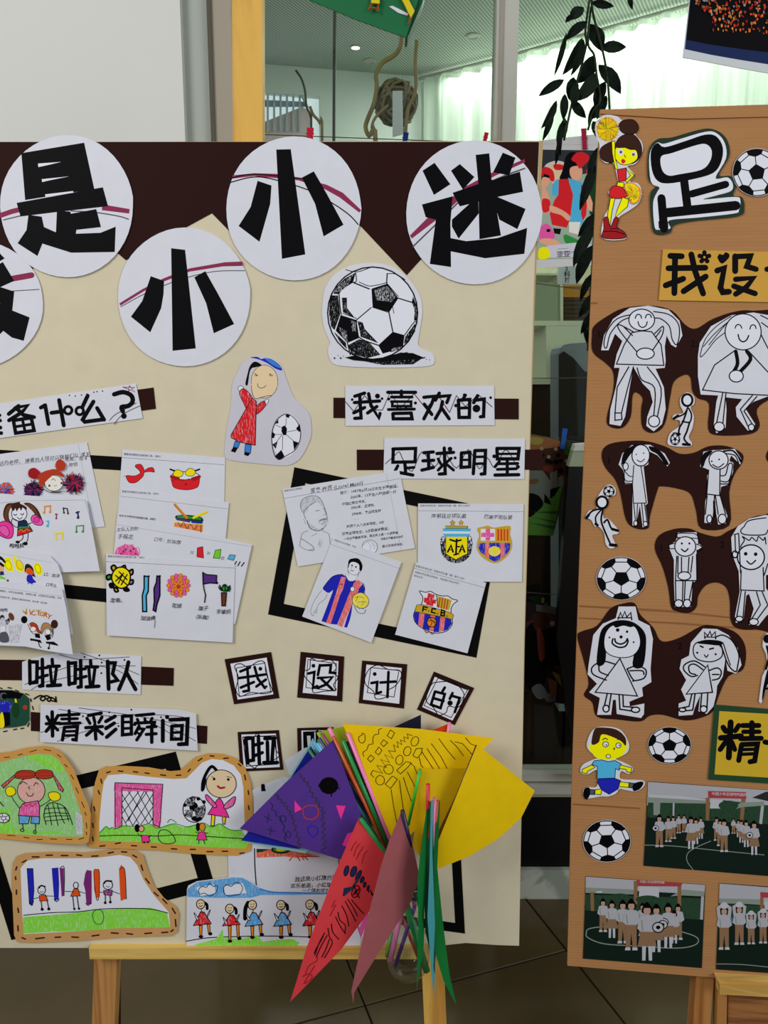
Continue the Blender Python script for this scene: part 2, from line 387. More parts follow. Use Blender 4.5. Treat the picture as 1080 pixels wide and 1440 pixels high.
# room behind the glass
g = Geo(); g.box((-2.4, 2.06, 2.9), (3.2, 5, 2.96), M_ceil); struct('ceiling', g)
def wallseg(pts, z0, z1, th, m, name):
    g = Geo()
    for a, b in zip(pts, pts[1:]):
        a = Vector((a[0], a[1], 0)); b = Vector((b[0], b[1], 0)); n = Vector((-(b - a).y, (b - a).x, 0)).normalized() * th
        g.hexa([a + Vector((0, 0, z0)), b + Vector((0, 0, z0)), b + Vector((0, 0, z1)), a + Vector((0, 0, z1))], [p + n for p in (a + Vector((0, 0, z0)), b + Vector((0, 0, z0)), b + Vector((0, 0, z1)), a + Vector((0, 0, z1)))], m)
    struct(name, g)
M_far = mat('far_wall_paint', 'dfe5e0', 'ink', .8)
wallseg([(-.30, 3.857), (.187, 3.954)], 0, 2.9, .08, M_far, 'wall_back')
wallseg([(-1.7, 3.57), (-.30, 3.857)], 0, 1.1, .08, M_far, 'wall_back_low')
wallseg([(-1.7, 3.57), (-.30, 3.857)], 2.78, 2.9, .08, M_far, 'wall_back_head')
M_day = mat('daylight_pane', 'f8fbff', 'glow', e=.85); M_day2 = mat('daylight_pane_left', 'e6eef5', 'glow', e=.62)
wallseg([(-1.7, 3.61), (-.30, 3.897)], 1.1, 2.78, .02, M_day2, 'window_3')
rw = [(.187, 3.954), (.583, 3.691), (1.179, 3.241), (1.8, 2.77), (2.6, 2.15)]
wallseg([(x + .10, y + .10) for x, y in rw], .25, 2.75, .02, M_day, 'window_4')
wallseg([(x + .06, y + .06) for x, y in rw], 2.70, 2.9, .05, M_far, 'wall_right_head')
wallseg([(x + .06, y + .06) for x, y in rw], 0, .3, .05, M_far, 'wall_right_low')
# outside, seen through the left window: a roof slope, a far block
o = Thing('building', 'pale pink roofed building seen faintly through the far left window', 'building')
pl = Plane((-1.7, 3.60, 0), (1.4, .287, 0), (0, 0, 1))
o.part('roof', slab(pl, .0, .004, [(360, 176), (425, 150), (438, 158), (438, 200), (360, 200)], mat('roof_pale', 'd9c2c4', 'ink', .8)))
o.part('facade', slab(pl, .008, .004, [(360, 140), (430, 143), (430, 150), (360, 150)], mat('facade_pale', '93a3b4', 'ink', .8)))
for k in range(7): o.part('column', slab(pl, .012, .004, [(366 + k * 9, 108), (369 + k * 9, 108), (369 + k * 9, 185), (366 + k * 9, 185)], mat('column_pale', 'b5c0c9', 'ink', .8)))
o.part('rail', Geo() if False else (lambda q: (q.tube([pl.P(370, 88, .02), pl.P(395, 98, .02), pl.P(418, 120, .02), pl.P(433, 152, .02)], .006, mat('column_pale', '', '')), q)[1])(Geo()))
# sheer curtain hanging along the right side of the far room
def curtain(name, label, path, z0, z1, m, amp=.034, wl=.10):
    g = Geo(); P = [Vector((x, y, 0)) for x, y in path]; L_ = []; s = 0; st = .008
    for a, b in zip(P, P[1:]):
        l = (b - a).length; d = (b - a) / l; n = Vector((-d.y, d.x, 0)); k = 0
        while k < l:
            q = s + k; ph = q / wl * 2 * math.pi + .9 * math.sin(q * 7) + .5 * math.sin(q * 17); L_.append((a + d * k, n, ph)); k += st
        s += l
    zs = [z0, (z0 + z1) / 2, z1 - .12, z1]; V = []
    for z, am in zip(zs, (1.25, 1, .8, .6)): V += [p + n * (amp * am * math.sin(ph + z * .3)) + Vector((0, 0, z)) for p, n, ph in L_]
    n_ = len(L_); g.add(V, [(r * n_ + i, r * n_ + i + 1, (r + 1) * n_ + i + 1, (r + 1) * n_ + i) for r in range(3) for i in range(n_ - 1)], m)
    t = Thing(name, label, 'curtain'); t.part('cloth', g, smooth=True); r = Geo(); r.tube([Vector((x, y, z1 + .01)) for x, y in path], .008, M_alu); t.part('rail', r)
curtain('sheer_curtain', 'pale sheer curtain glowing with daylight along the far window', [(x - .02, y - .03) for x, y in rw], .15, 2.87, mat('sheer_cloth', 'dfe8dc', 'curtain'))
curtain('gathered_curtain', 'narrow sheer curtain gathered at the far left window', [(-1.5, 3.56), (-.66, 3.73)], .9, 2.8, mat('sheer_cloth_grey', 'd9e0e0', 'curtain'), .015, .06)
for k, (x, y) in enumerate(((500, 66),)):
    c = level(2.9).P(x, y); g = Geo(); g.lathe(c - Vector((0, 0, .004)), [(.0, 0), (.018, 0), (.018, .006)], mat('lamp_glow', 'ffffff', 'glow', e=6)); t = Thing('downlight', 'small round recessed downlight lit in the far ceiling', 'ceiling light'); t.part('diffuser', g)
    g = Geo(); g.lathe(c - Vector((0, 0, .005)), [(.018, 0), (.026, 0), (.026, .008)], M_alu); t.part('ring', g)
for x, y, lb_ in ((665, 50, 'round air vent in the far ceiling right of the lit downlight'), (520, 85, 'small round vent in the far ceiling above the nest ball')):
    c = level(2.9).P(x, y); g = Geo(); g.lathe(c - Vector((0, 0, .004)), [(.0, 0), (.02, 0), (.022, -.003), (.03, .0), (.03, .006)], M_alu); Thing('ceiling_vent', lb_, 'vent').solo(g)

# ---------------------------------------------------------------- things behind the glass
M_shelfw = mat('shelf_paint', 'dcdcc4', 'ink', .6); M_green = mat('shelf_green', '9ca88e', 'ink', .7)
A1 = vert(2.55)
def bx(plane, pts, d, m, h=0, geo=None): return slab(plane, h, d, pts, m, geo=geo)
q4 = lambda x0, y0, x1, y1: [(x0, y0), (x1, y0), (x1, y1), (x0, y1)]
t = Thing('storage_shelf', 'pale painted open shelf unit standing behind the glass', 'shelf')
t.part('back_panel', bx(A1, q4(742, 372, 880, 539), .01, M_shelfw, -.24)); t.part('side_panel', bx(A1, q4(770, 458, 870, 534), .01, M_shelfw, -.002))
g = Geo()
for r in (q4(742, 451, 850, 458), q4(742, 533, 870, 540), q4(742, 384, 784, 387)): bx(A1, r, .25, M_shelfw, 0, g)
t.part('shelf_board', g)
g = Geo()
for r in (q4(784, 375, 786, 400), q4(788, 400, 792, 452), q4(768, 458, 771, 534)): bx(A1, r, .25, M_shelfw, 0, g)
t.part('upright', g)
t.part('door', bx(A1, q4(750, 397, 788, 452), .01, M_green, -.01))
t = Thing('storage_box', 'orange box on the upper shelf behind the glass', 'box'); t.part('body', bx(A1, q4(792, 401, 840, 418), .2, mat('orange_card', 'c98a3a', 'ink', .7), -.01)); t.part('lid', bx(A1, q4(791, 399.5, 841, 402.5), .2, mat('pale_orange', 'c9a468', 'ink', .7), 0))
t = Thing('wicker_basket', 'dark brown basket under the orange box behind the glass', 'basket'); t.part('body', bx(A1, q4(792, 418.5, 836, 450.8), .2, mat('basket_brown', '5a4a3a', 'fabric', .9), -.015))
g = Geo(); [g.tube([A1.P(792, y, -.01), A1.P(836, y, -.01)], .003, mat('basket_band', '453a30', 'fabric', .9)) for y in (422, 428, 434, 440, 446)]; t.part('woven_band', g)
t = Thing('label_card', 'white card with black characters on the shelf top behind the glass', 'card'); t.part('card', bx(A1, q4(785, 372, 815, 399), .004, WHITE, .01)); Art(A1, .011).run(t, 'T k 8 -5 795 378 2;T k 9 0 793 386 科;T k 8 0 794 394 技', 'lettering')
t = Thing('filler_cabinet', 'made-up dark cabinet filling in for reflections under the pale shelf', 'cabinet')  # made-up cabinet, stands in for dark reflections low in the glass
M_dk = mat('cabinet_brown', '2b2320', 'ink', .5)
g = Geo(); g.box((.30, 2.57, 0), (.98, 2.9, 1.452), M_dk); t.part('body', g)
g = Geo(); [g.box((.31 + k * .33, 2.55, .05), (.63 + k * .33, 2.57, 1.43), M_dk) for k in (0, 1)]; t.part('door', g)
t = Thing('seat_screen', 'grey upholstered high seat back behind the glass', 'seat')
AS = vert(2.3); g = Geo(); pts = cr([(786, 640), (786, 500), (790, 488), (800, 484), (850, 478), (870, 640)], True)
bx(AS, [(786, 1000), (786, 497), (788, 489), (793, 485), (803, 483), (880, 478), (880, 1000)], .12, mat('grey_fabric', '8d949c', 'fabric', .8), 0, g); t.part('backrest', g)
g = Geo(); bx(AS, [(786.5, 900), (786.5, 499), (793, 494), (806, 503), (822, 522), (850, 530), (850, 900)], .01, mat('dark_fabric', '1f2124', 'fabric', .8), .012, g); t.part('front_cushion', g)
# dried branches, wound nest ball, thin rod, paper strip
AB = vert(2.25); M_br = mat('branch_bark', '9a845c', 'wood', .8, dark='6e5c40'); M_brd = mat('branch_grey', '5b5a50', 'wood', .8, dark='44423a')
def tb(name, label, cat, pts, r, m, plane=AB, n=8, sm=True):
    g = Geo(); g.tube([plane.P(x, y, 0) for x, y in (cr(pts) if sm else pts)], r, m, n); Thing(name, label, cat).solo(g, True)
tb('dried_branch', 'thick crooked dried branch standing left of the wound nest ball', 'branch', [(565, 44), (563, 66), (553, 79), (538, 88), (529, 105), (530, 120), (526, 145), (518, 165), (514, 179), (519, 192), (529, 206), (524, 500), (530, 1176)], .0062, M_br)
tb('dried_branch', 'straighter dried branch running down the right side of the nest ball', 'branch', [(586, 57), (584, 90), (585, 120), (581, 138), (573, 156), (570, 195), (569, 210), (566, 600), (572, 1176)], .005, M_br)
tb('dried_branch', 'short thin dried twig curving up to the nest ball', 'branch', [(546, 148), (529, 164), (523, 180), (527, 206), (526, 500), (531, 1000), (533, 1176)], .004, M_br)
tb('dried_branch', 'olive green twig bending beside the red peg left of the rod', 'branch', [(436, 150), (441, 162), (450, 174), (453, 204), (450, 600), (455, 1176)], .004, M_br)
tb('dried_branch', 'grey arched twig nearest the pine post', 'branch', [(416, 99), (424, 111), (429, 128), (431, 150), (437, 165), (438, 204), (442, 600), (448, 1176)], .0032, M_brd)
tb('metal_rod', 'thin dark vertical rod behind the glass', 'rod', [(471, 8), (462, 1178)], .0048, mat('rod_dark', '55564f', 'ink', .4), AB, 8, False)
t = Thing('nest_ball', 'round ball of wound dried vine hanging between the branches', 'decoration'); c = AB.P(557, 145, -.05); r0 = .058; M_v = mat('vine', '85775f', 'fabric', .9)
g = Geo(); nn = 12
for i in range(nn):
    for j in range(8): pass
g.lathe(c - Vector((0, 0, r0)), [(r0 * .9 * math.sin(math.pi * k / 10), r0 - r0 * .9 * math.cos(math.pi * k / 10)) for k in range(11)], mat('vine_dark', '5f5445', 'fabric', .9), 16); t.part('core', g, smooth=True)
g = Geo()
for k in range(16):
    rn = random.Random(k); ax = Vector((rn.uniform(-1, 1), rn.uniform(-1, 1), rn.uniform(-1, 1))).normalized(); a = ax.orthogonal().normalized(); b = ax.cross(a); off = rn.uniform(-.35, .35)
    rr = r0 * math.sqrt(1 - off * off) * rn.uniform(.93, 1.05)
    g.tube([c + ax * off * r0 + (a * math.cos(q / 14 * 6.283) + b * math.sin(q / 14 * 6.283)) * rr * (1 + .04 * math.sin(q * 2 + k)) for q in range(15)], .0045, M_v, 6, False)
t.part('wound_vine', g, smooth=True, stuff=True)
Thing('paper_strip', 'white paper strip hanging in front of the nest ball', 'paper').solo(slab(vert(2.0255), 0, .001, [(552, 128), (566, 127.5), (567, 189), (552, 193)], WHITE))

# ---------------------------------------------------------------- strings, pegs and prints in front of the glass
AW = vert(1.97); M_wire = mat('wire', '4a463c', 'ink', .6)
for lab, a, b in (('thin string with pegs along the top edge of the left board', (366, 189), (900, 206)), ('dark thin string crossing the gap below the red cap photo', (700, 391), (880, 413)),
               ('pale thin string level with the heart of the gap', (700, 531.5), (880, 529.5)), ('slanting string that carries the blue peg', (700, 602), (880, 632)), ('string above the photo of dark dressed people', (690, 829), (880, 841))):
    g = Geo(); g.tube([AW.P(*a, 0), AW.P((a[0] + b[0]) / 2, (a[1] + b[1]) / 2 + 1.5, 0), AW.P(*b, 0)], .0011, M_wire, 6); Thing('hanging_string', lab, 'string').solo(g)
def peg(label, x, y, w, h, col, rot=0, hh=.004):
    t = Thing('clothes_peg', label, 'peg'); c, s = math.cos(R(rot)), math.sin(R(rot)); f = lambda a, b: (x + a * c - b * s, y + a * s + b * c)
    for k, nm in ((0, .006), (1, -.002)): t.part('jaw', slab(AW, nm, .005, [f(-w / 2, -h / 2), f(w / 2, -h / 2), f(w / 2 * .8, h * .1), f(w / 2 * .9, h / 2), f(-w / 2 * .9, h / 2), f(-w / 2 * .8, h * .1)], col))
    g = Geo(); g.tube([AW.P(*f(-w * .55, 0), .003), AW.P(*f(w * .55, 0), .003)], .002, M_wire, 8); t.part('spring', g)
Mr = mat('peg_red', 'b41f35', 'ink', .5); Mb = mat('peg_blue', '2352a0', 'ink', .5); Mnb = mat('peg_navy', '182a6a', 'ink', .5); Mm = mat('peg_crimson', 'a02040', 'ink', .5)
peg('red peg on the string left of the dark rod', 436, 188, 10, 17, Mr, 2); peg('navy blue peg on the string under the nest ball', 570, 194, 8, 16, Mnb, 8); peg('red peg on the string left of the grey mullion', 683, 193, 6, 14, Mr, 14)
# print with red caps
t = sheet('photo_print', 'photo print of people in red caps and vests hanging left of the cardboard', 'photo', AW, .001, [(725, 202), (860, 186), (860, 371), (725, 379)], body='print', draw='printed_scene', m=mat('print_white', 'c9c9c9', 'ink', .35), art='''
# 730 170 6.26
F z 40 250 820 262 820 1205 40 1225
F d 40 250 820 262 820 420 300 520 190 520 40 330
C l 230 390 330 350 420 380 430 460 300 520 230 480
F D 620 450 820 400 820 900 620 820
C s 250 400 380 370 390 500 300 560
C r 205 420 240 405 290 430 310 480 300 535 205 480
F k 215 465 265 480 270 500 215 500
C S 205 500 270 510 260 560 205 600
C r 300 390 350 380 400 400 380 430 320 430
C k 420 300 500 280 540 400 470 520 360 515 380 440
C S 455 410 540 400 555 470 500 535 450 480
C r 460 340 500 285 560 275 615 310 610 350 560 400 530 420 500 370
C r 590 440 620 410 630 450 600 470
C c 295 560 350 515 350 640 295 655
F c 430 500 550 540 600 620 560 920 440 890 470 640
F r 350 515 430 510 475 650 450 860 420 940 290 915 270 820 310 700 345 650
F r 545 560 600 600 600 700 590 830 560 880 545 820
C S 205 590 260 650 270 790 205 800
C r 205 690 270 700 265 790 210 800
C S 275 745 370 780 450 840 430 880 370 830 280 800
C S 600 610 660 760 650 800 600 760
C p 185 940 250 905 310 990 300 1040 200 1050 180 1030
E k 258 965 18 15 0
C S 190 1040 300 1040 370 1090 340 1115 200 1080
F k 300 945 370 950 360 1000 310 990
F x 440 890 540 890 520 1000 440 980
C E 400 1000 480 1030 560 1080 460 1110 400 1060
F l 240 1100 600 1060 660 1120 640 1200 260 1205
C q 175 1130 230 1110 270 1150 260 1205 175 1215
L g 4 340 1130 430 1120;L g 4 350 1165 470 1150;L g 4 430 1180 520 1130
T d 60 -3 330 1180 亚亚''')
peg('crimson peg clipping the red cap photo', 822, 195, 7, 29, Mm, -3)
# crowd print
DIM[0] = .30  # dim look behind the glass painted into these two prints
t = sheet('photo_print', 'dim photo print of seated people on grass clipped by the blue peg', 'photo', AW, .001, [(715, 608), (812, 624), (778, 752), (712, 750)], body='print', draw='printed_scene', m=mat('print_dark', '3a3420', 'ink', .4), art='''
# 730 600 6
F T -60 70 490 150 400 460 -60 480
C o -60 60 320 110 330 170 -60 190
C y 90 90 200 100 180 150 90 140;C E 410 150 470 160 440 240 380 220
D s 16 250 255 310 190 400 290 420 340 190 185;D k 18 270 300 330 240 350 290 200 240
C a 205 335 280 330 280 380 210 370;C a 370 420 410 400 400 470 370 490
D k 22 350 370 240 290 310 300
F e -60 580 370 480 285 920 -60 910
F z 75 370 200 370 265 460 270 570 215 600 200 650 70 570
F z 260 390 320 370 325 520 270 560;F z 330 430 370 410 375 500 330 520
C t 75 450 160 440 150 480 75 480
C k 75 575 160 580 205 650 160 710 75 760;F k 215 565 260 620 270 660 210 640;F k 262 530 350 500 300 580 262 610
F E 110 720 330 710 320 740;F E 90 810 310 840 300 870;F E 100 760 320 800 300 815''')
peg('bright blue peg above the seated people photo', 793, 617, 7, 29, Mb, 8)
t = sheet('photo_print', 'dark photo print of two people in dark coats beside a stall', 'photo', AW, .001, [(722, 842), (820, 862), (818, 994), (780, 988), (750, 975), (722, 970)], body='print', draw='printed_scene', m=mat('print_black', '120d0c', 'ink', .4), art='''
# 720 820 6
F D 120 120 300 90 310 260 210 250 205 170
D Y 14 260 155 262 135;F E 270 170 300 160 300 240 270 240
F g 205 180 270 190 300 190 550 235 550 305 205 235
L k 12 425 210 410 290
F u 120 330 300 260 540 330 540 600 300 640 130 500
F g 430 340 540 360 530 560 420 560
D l 22 480 380 340 340 460 450;D E 18 440 550 500 530
C k 110 500 130 370 200 330 290 400 290 600 270 860 120 880
C T 170 270 240 250 310 290 300 380 200 400;C a 210 390 250 400 290 560 270 640 230 640
C k 280 420 340 380 420 420 410 640 370 720 290 700
C j 370 330 430 300 460 340 430 380 380 380
C Y 340 750 420 780 530 800 440 890 400 850;F R 350 690 490 740 530 790 420 770
C g 170 880 240 850 300 940 230 980 180 930;C g 270 950 320 930 375 990 300 1000
F t 300 800 380 830 370 970 330 960;F T 400 870 530 830 530 1020 400 1000''')
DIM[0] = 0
# window sill reflection beyond the seated people print, built as an added table
t = Thing('sill_reflection', 'made-up table copying a window sill reflection right of the seated people photo', 'table'); AT = vert(1.9)
t.part('sill_top', slab(AT, 0, .03, [(809, 625), (870, 620), (870, 633), (806, 634)], mat('sill_white', 'c9c9bf', 'ink', .5)))
t.part('apron', slab(AT, -.004, .03, [(806, 634), (870, 633), (870, 656), (800, 656)], M_green)); t.part('leg', slab(AT, -.006, .03, [(800, 656), (870, 656), (870, 1100), (812, 1100), (783, 900)], M_black))

# green hanging paper box with clips at the top
AH = vert(1.86); t = Thing('hanging_box', 'dark green paper box with a white strip hanging at the top', 'box'); Mg = mat('green_card', '1b6a3e', 'paper', .5); Mg2 = mat('green_card_deep', '124c2c', 'paper', .6)
t.part('front_panel', slab(AH, .0, .004, [(395, -20), (592, -20), (587, 4), (571, 52.5), (552, 46), (500, 27), (440, 2)], Mg))
t.part('side_panel', slab(AH, -.005, .05, [(592, -20), (600, -20), (594, 4), (573, 53), (570, 52)], Mg2)); t.part('white_strip', slab(AH, .002, .001, [(547, 9), (552, 8), (574, 19), (573, 22), (560, 18)], WHITE))  # white strip laid on the box front
for lab, a, ps, ls in (('yellow clip with brown legs on the green box front', 0, [(522, -12), (533, -12), (534, 5), (522, 4)], [((523, 4), (518, 14)), ((532, 5), (531, 17)), ((519, 11), (531, 12))]), ('yellow clip at the corner of the green box', 1, [(560, -10), (572, -6), (583, 15), (578, 25), (568, 4)], [((580, 20), (574, 34)), ((577, 22), (576, 30))])):
    c = Thing('paper_clip', lab, 'clip'); c.part('body', slab(AH, .012, .006, ps, mat('clip_yellow', 'd6c02a', 'ink', .5))); g = Geo()
    for u, v in ls: g.tube([AH.P(*u, .010), AH.P(*v, .010)], .0018, mat('clip_leg', '9c4a22', 'ink', .6), 6)
    c.part('leg', g)
# glossy black poster at the top right corner
AP = Plane((.8, 1.5, 2), (1, .05, 0), (0, .05, 1)); t = Thing('hanging_poster', 'glossy dark group photo poster with white border curling at the top right', 'poster')
t.part('sheet', slab(AP, 0, .0015, cr([(972, -40), (966, 30), (960, 80), (1000, 88), (1040, 96), (1110, 106), (1130, -40)], True, 2) if False else [(974, -40), (960, 81), (1000, 88), (1040, 96), (1110, 108), (1130, -40)], mat('poster_white', 'c5c9ce', 'ink', .25)))
a = Art(AP, .0002); s = ['F n 975 -40 963 69 1000 77 1040 84 1110 95 1130 -40', 'F k 974 -40 965 56 1000 63 1050 70 1130 80 1130 -40']
rn = random.Random(3)
for k in range(330):
    x = rn.uniform(978, 1090); y = rn.uniform(-20, 40) + (x - 978) * .08
    if x < 1000 and y > 16: continue
    s.append(f"E {rn.choice('RaaTotORkg')} {x:.0f} {y:.0f} {rn.uniform(.8,1.8):.1f} {rn.uniform(1,2.6):.1f}")
a.run(t, '\n'.join(s), 'printed_crowd')
# hanging potted vine: stems with large leaves
t = Thing('hanging_vine', 'dark leafed vine trailing down in front of the glass beside the cardboard', 'plant'); PV = vert(1.62)
Ml = mat('leaf_dark', '121a14', 'ink', .6); Ml2 = mat('leaf_dark_two', '18221a', 'ink', .6); Mst = mat('stem', '2e3a26', 'ink', .7)
DZ, NZ = (700, 0, 2.842), (720, 120, 3)
for fr, st in ((DZ, [(375, -40), (378, 40), (400, 130), (425, 230), (440, 330), (447, 440), (455, 520)]), (DZ, [(372, -40), (350, 120), (355, 170), (340, 240), (310, 360), (290, 440), (265, 560)]), (DZ, [(372, 30), (360, 170), (385, 220), (395, 300), (410, 400), (385, 440), (360, 520)]), (NZ, [(215, 130), (225, 180), (200, 240), (188, 300)]), (NZ, [(360, 150), (375, 300), (345, 500), (345, 650), (330, 900), (320, 1120)])):
    g = Geo(); g.tube([PV.P(x, y, rnd.uniform(0, .02)) for x, y in zp(fr, [c for p in cr(st) for c in p])], .0022, Mst, 6); t.part('stem', g, smooth=True)
leaves = [(DZ, '345 30 288 80 46', 0), (DZ, '375 10 465 25 36', 0), (DZ, '525 -30 538 40 22', 0), (DZ, '305 60 270 90 22', 0), (DZ, '360 85 272 160 40', 0), (DZ, '275 130 225 305 22', 0), (DZ, '338 150 258 300 44', 0), (DZ, '343 155 290 305 30', 0), (DZ, '370 95 415 205 64', 0),
          (DZ, '412 190 515 188 50', 0), (DZ, '385 220 312 335 60', 0), (DZ, '402 258 492 376 60', 0), (DZ, '395 290 308 405 56', 0), (DZ, '265 318 163 384 38', 0), (DZ, '303 308 285 400 50', 0), (DZ, '310 330 300 430 40', 0), (DZ, '430 325 392 440 46', 0), (DZ, '268 375 262 480 34', 0),
          (DZ, '235 400 172 515 30', 0), (DZ, '222 440 178 565 26', 0), (DZ, '300 400 353 472 40', 0), (DZ, '268 470 240 568 34', 0), (DZ, '415 430 375 475 30', 0), (DZ, '435 380 395 478 36', 0), (DZ, '385 420 362 505 22', 0), (NZ, '212 150 205 300 26', 0), (NZ, '195 230 182 340 18', 0),
          (NZ, '340 150 375 235 44', 0), (NZ, '352 330 285 530 44', 0), (NZ, '350 540 278 640 42', 0), (NZ, '350 590 258 768 50', 0), (NZ, '348 670 272 840 52', 0), (NZ, '345 790 288 912 32', 0), (NZ, '335 880 280 980 36', 0), (NZ, '330 960 290 1050 30', 0), (NZ, '322 990 322 1120 26', 0), (NZ, '300 1000 315 1090 20', 0), (NZ, '362 260 330 420 30', 0)]
for i, (fr, s, _) in enumerate(leaves):
    x0, y0, x1, y1, w = map(float, s.split()); f = zp(fr, [x0, y0, x1, y1]); w /= fr[2]; (x0, y0), (x1, y1) = f; dx, dy = x1 - x0, y1 - y0; l = math.hypot(dx, dy); nx, ny = -dy / l, dx / l; h0 = rnd.uniform(-.01, .05)
    prof = [(0, 0), (.12, .55), (.3, .95), (.5, 1), (.7, .8), (.87, .42), (1, 0)]; bd = rnd.uniform(-.08, .08) * l; V = []; Fc = []
    for k, (u, r_) in enumerate(prof):
        b_ = bd * 4 * u * (1 - u); hh = h0 + .012 * math.sin(3.1 * u)
        for sd in (-1, 0, 1): V.append(PV.P(x0 + dx * u + nx * (sd * r_ * w / 2 + b_), y0 + dy * u + ny * (sd * r_ * w / 2 + b_), hh - (.004 if sd == 0 else 0)))
    for k in range(6):
        for c in (0, 1): Fc.append((k * 3 + c, k * 3 + c + 1, k * 3 + c + 4, k * 3 + c + 3))
    n = len(V); V += [v + Vector((0, .0006, 0)) for v in V]; Fc += [tuple(n + q for q in f_[::-1]) for f_ in Fc]
    g = Geo(); g.add(V, Fc, Ml if i % 3 else Ml2); t.part('leaf', g)

# ================================================================== easels
PINE = mat('pine', 'd6a850', 'wood', .5, dark='b8843c'); PINE2 = mat('pine_dark', 'b07a44', 'wood', .55, dark='8a5426'); PINEH = mat('pine_horizontal', 'dcb866', 'wood', .5, sc=(1.6, 22, 30), dark='b98f48')
PINEH2 = mat('pine_cross', '9a663a', 'wood', .6, sc=(1.4, 22, 60), dark='6a3f20')
def beam(plane, pa, pb, w, h0, h1, m, to_floor=False, ytop=None):
    """straight bar whose centre line passes two photograph points on plane; w in metres; from h0 (front) to h1 (back)."""
    A, B = plane.P(*pa, h0), plane.P(*pb, h0); d = (B - A).normalized()
    if to_floor: B = A + d * (A.z / -d.z)
    s = d.cross(plane.n).normalized() * w / 2; k = plane.n * (h1 - h0); g = Geo()
    g.hexa([A - s, A + s, B + s, B - s], [A - s + k, A + s + k, B + s + k, B - s + k], m); return g
t = Thing('wooden_easel', 'pine easel with ledge holding the cream display board', 'easel')
t.part('mast', beam(PB, (347, -90), (352, 1250), .046, -.012, -.04, PINE))
t.part('leg', beam(PB, (183, 420), (145, 1440), .041, -.010, -.034, mat('pine_leg', 'b5824a', 'wood', .55, sc=(60, 22, 1.2), dark='8a5a2c'), True)); t.part('leg', beam(PB, (566, 420), (612.5, 1440), .040, -.010, -.05, PINE, True))
t.part('crossbar', beam(PB, (160, 1180), (600, 1180), .04, -.034, -.05, PINEH)); g = Geo(); a = PB.P(125, 1334, .012); b = PB.P(604, 1334, .012)
g.box((a.x, a.y, a.z - .021), (b.x, a.y + .05, a.z), PINEH); g.box((a.x, a.y + .02, a.z - .03), (b.x, a.y + .05, a.z - .021), PINE2); t.part('ledge', g)
t = Thing('wooden_easel', 'pine easel under the right corner of the cardboard display', 'easel')
t.part('leg', beam(PR, (997, 1300), (987, 1440), .029, -.008, -.04, PINE2, True)); t.part('stile', beam(PR, (1016, 1385), (1015, 1440), .016, .0, -.02, mat('pine_stile', 'a9743f', 'wood', .6), True))
def rslab(p, h, th, m): return slab(PR, h, th, p, m)
t.part('ledge', rslab([(1007, 1375), (1200, 1385), (1200, 1393), (1013, 1384)], .012, .02, PINEH)); t.part('ledge_rail', rslab([(1012, 1384.5), (1200, 1394), (1200, 1408), (1012, 1398.5)], .016, .02, PINEH)); t.part('panel', rslab([(1024, 1398), (1200, 1408), (1200, 1560), (1022, 1560)], -.006, .012, PINEH2))

# ================================================================== left display board
M_cream = mat('cream_card', 'd2c7ab', 'paper', .7); M_brown = mat('brown_card', '2a1310', 'ink', .65); M_blk = mat('black_card', '0b090a', 'ink', .55)
M_foam = mat('foam_edge', 'b59a6c', 'ink', .8)
t = Thing('display_board', 'large cream display board standing on the easel ledge', 'board')
bp = [(-70, 200), (764, 198), (753, 400), (746, 620), (738, 900), (730, 1330), (700, 1329), (655, 1326), (590, 1333), (-70, 1333)]
t.part('backing', slab(PB, -.0006, .008, bp, M_foam)); t.part('cream_sheet', slab(PB, 0, .0005, [(-70, 200), (759, 199), (751, 400), (745, 620), (737, 900), (730, 1330), (700, 1329), (655, 1326), (590, 1333), (-70, 1333)], M_cream))
t.part('dark_top', slab(PB, .0005, .0004, [(-70, 199.5), (758, 199.5), (752, 340), (748, 352), (660, 290), (572, 387), (509, 320), (470, 285), (387, 391), (298, 300), (177, 366), (100, 300), (45, 380), (0, 345), (-70, 300)], M_brown), label='dark brown zigzag top')
FA, FB = (0, 180, 3), (300, 180, 2.25)
def el(fr, cx, cy, rx, ry, wob=0):
    return [(fr[0] + (cx + rx * (1 + wob * math.sin(3 * k * .196 + cx)) * math.cos(k * .1309)) / fr[2], fr[1] + (cy + ry * (1 + wob * math.cos(2 * k * .196 + cy)) * math.sin(k * .1309)) / fr[2]) for k in range(48)]
G = 'title discs'
sheet('title_disc', 'white round title disc cut off by the left edge of the photo', 'sign', PB, .0022, el(FA, -100, 742, 280, 270, .008), frame=FA, th=.0008, draw='character', art='''
@ lines; L u 20 -60 660 60 634 133 621; L G 3 -60 700 50 688 165 681
@ character; F k -20 500 5 535 20 550 0 562; F k -30 590 12 565 60 645 0 672 -30 680; F k -40 660 12 674 60 690 52 770 125 799 100 898 50 884 14 856 -10 880 -60 860 0 740''')
sheet('title_disc', 'white round title disc with the character for is, beside the cropped disc', 'sign', PB, .0026, el(FA, 281, 330, 281, 300, .006), frame=FA, th=.0008, art='''
@ lines; L u 17 5 368 50 352 100 340; L G 4 15 388 80 372 240 352; F u 430 322 547 342 545 361 430 347; S G 4 300 350 400 356 500 372 542 385
@ character
F k 90 106 355 62 398 258 106 304
F k 70 316 434 250 456 330 86 372
F w 160 150 258 143 212 154 162 165; F w 176 216 292 204 212 220 178 228; F w 190 280 308 266 310 273 192 290
F k 120 366 176 374 186 420 182 480 158 540 74 486 112 430
F k 165 395 186 418 236 440 240 350 296 352 322 430 320 446 424 442 488 416 484 523 300 526 180 488
F k 296 362 406 342 426 418 318 430''')
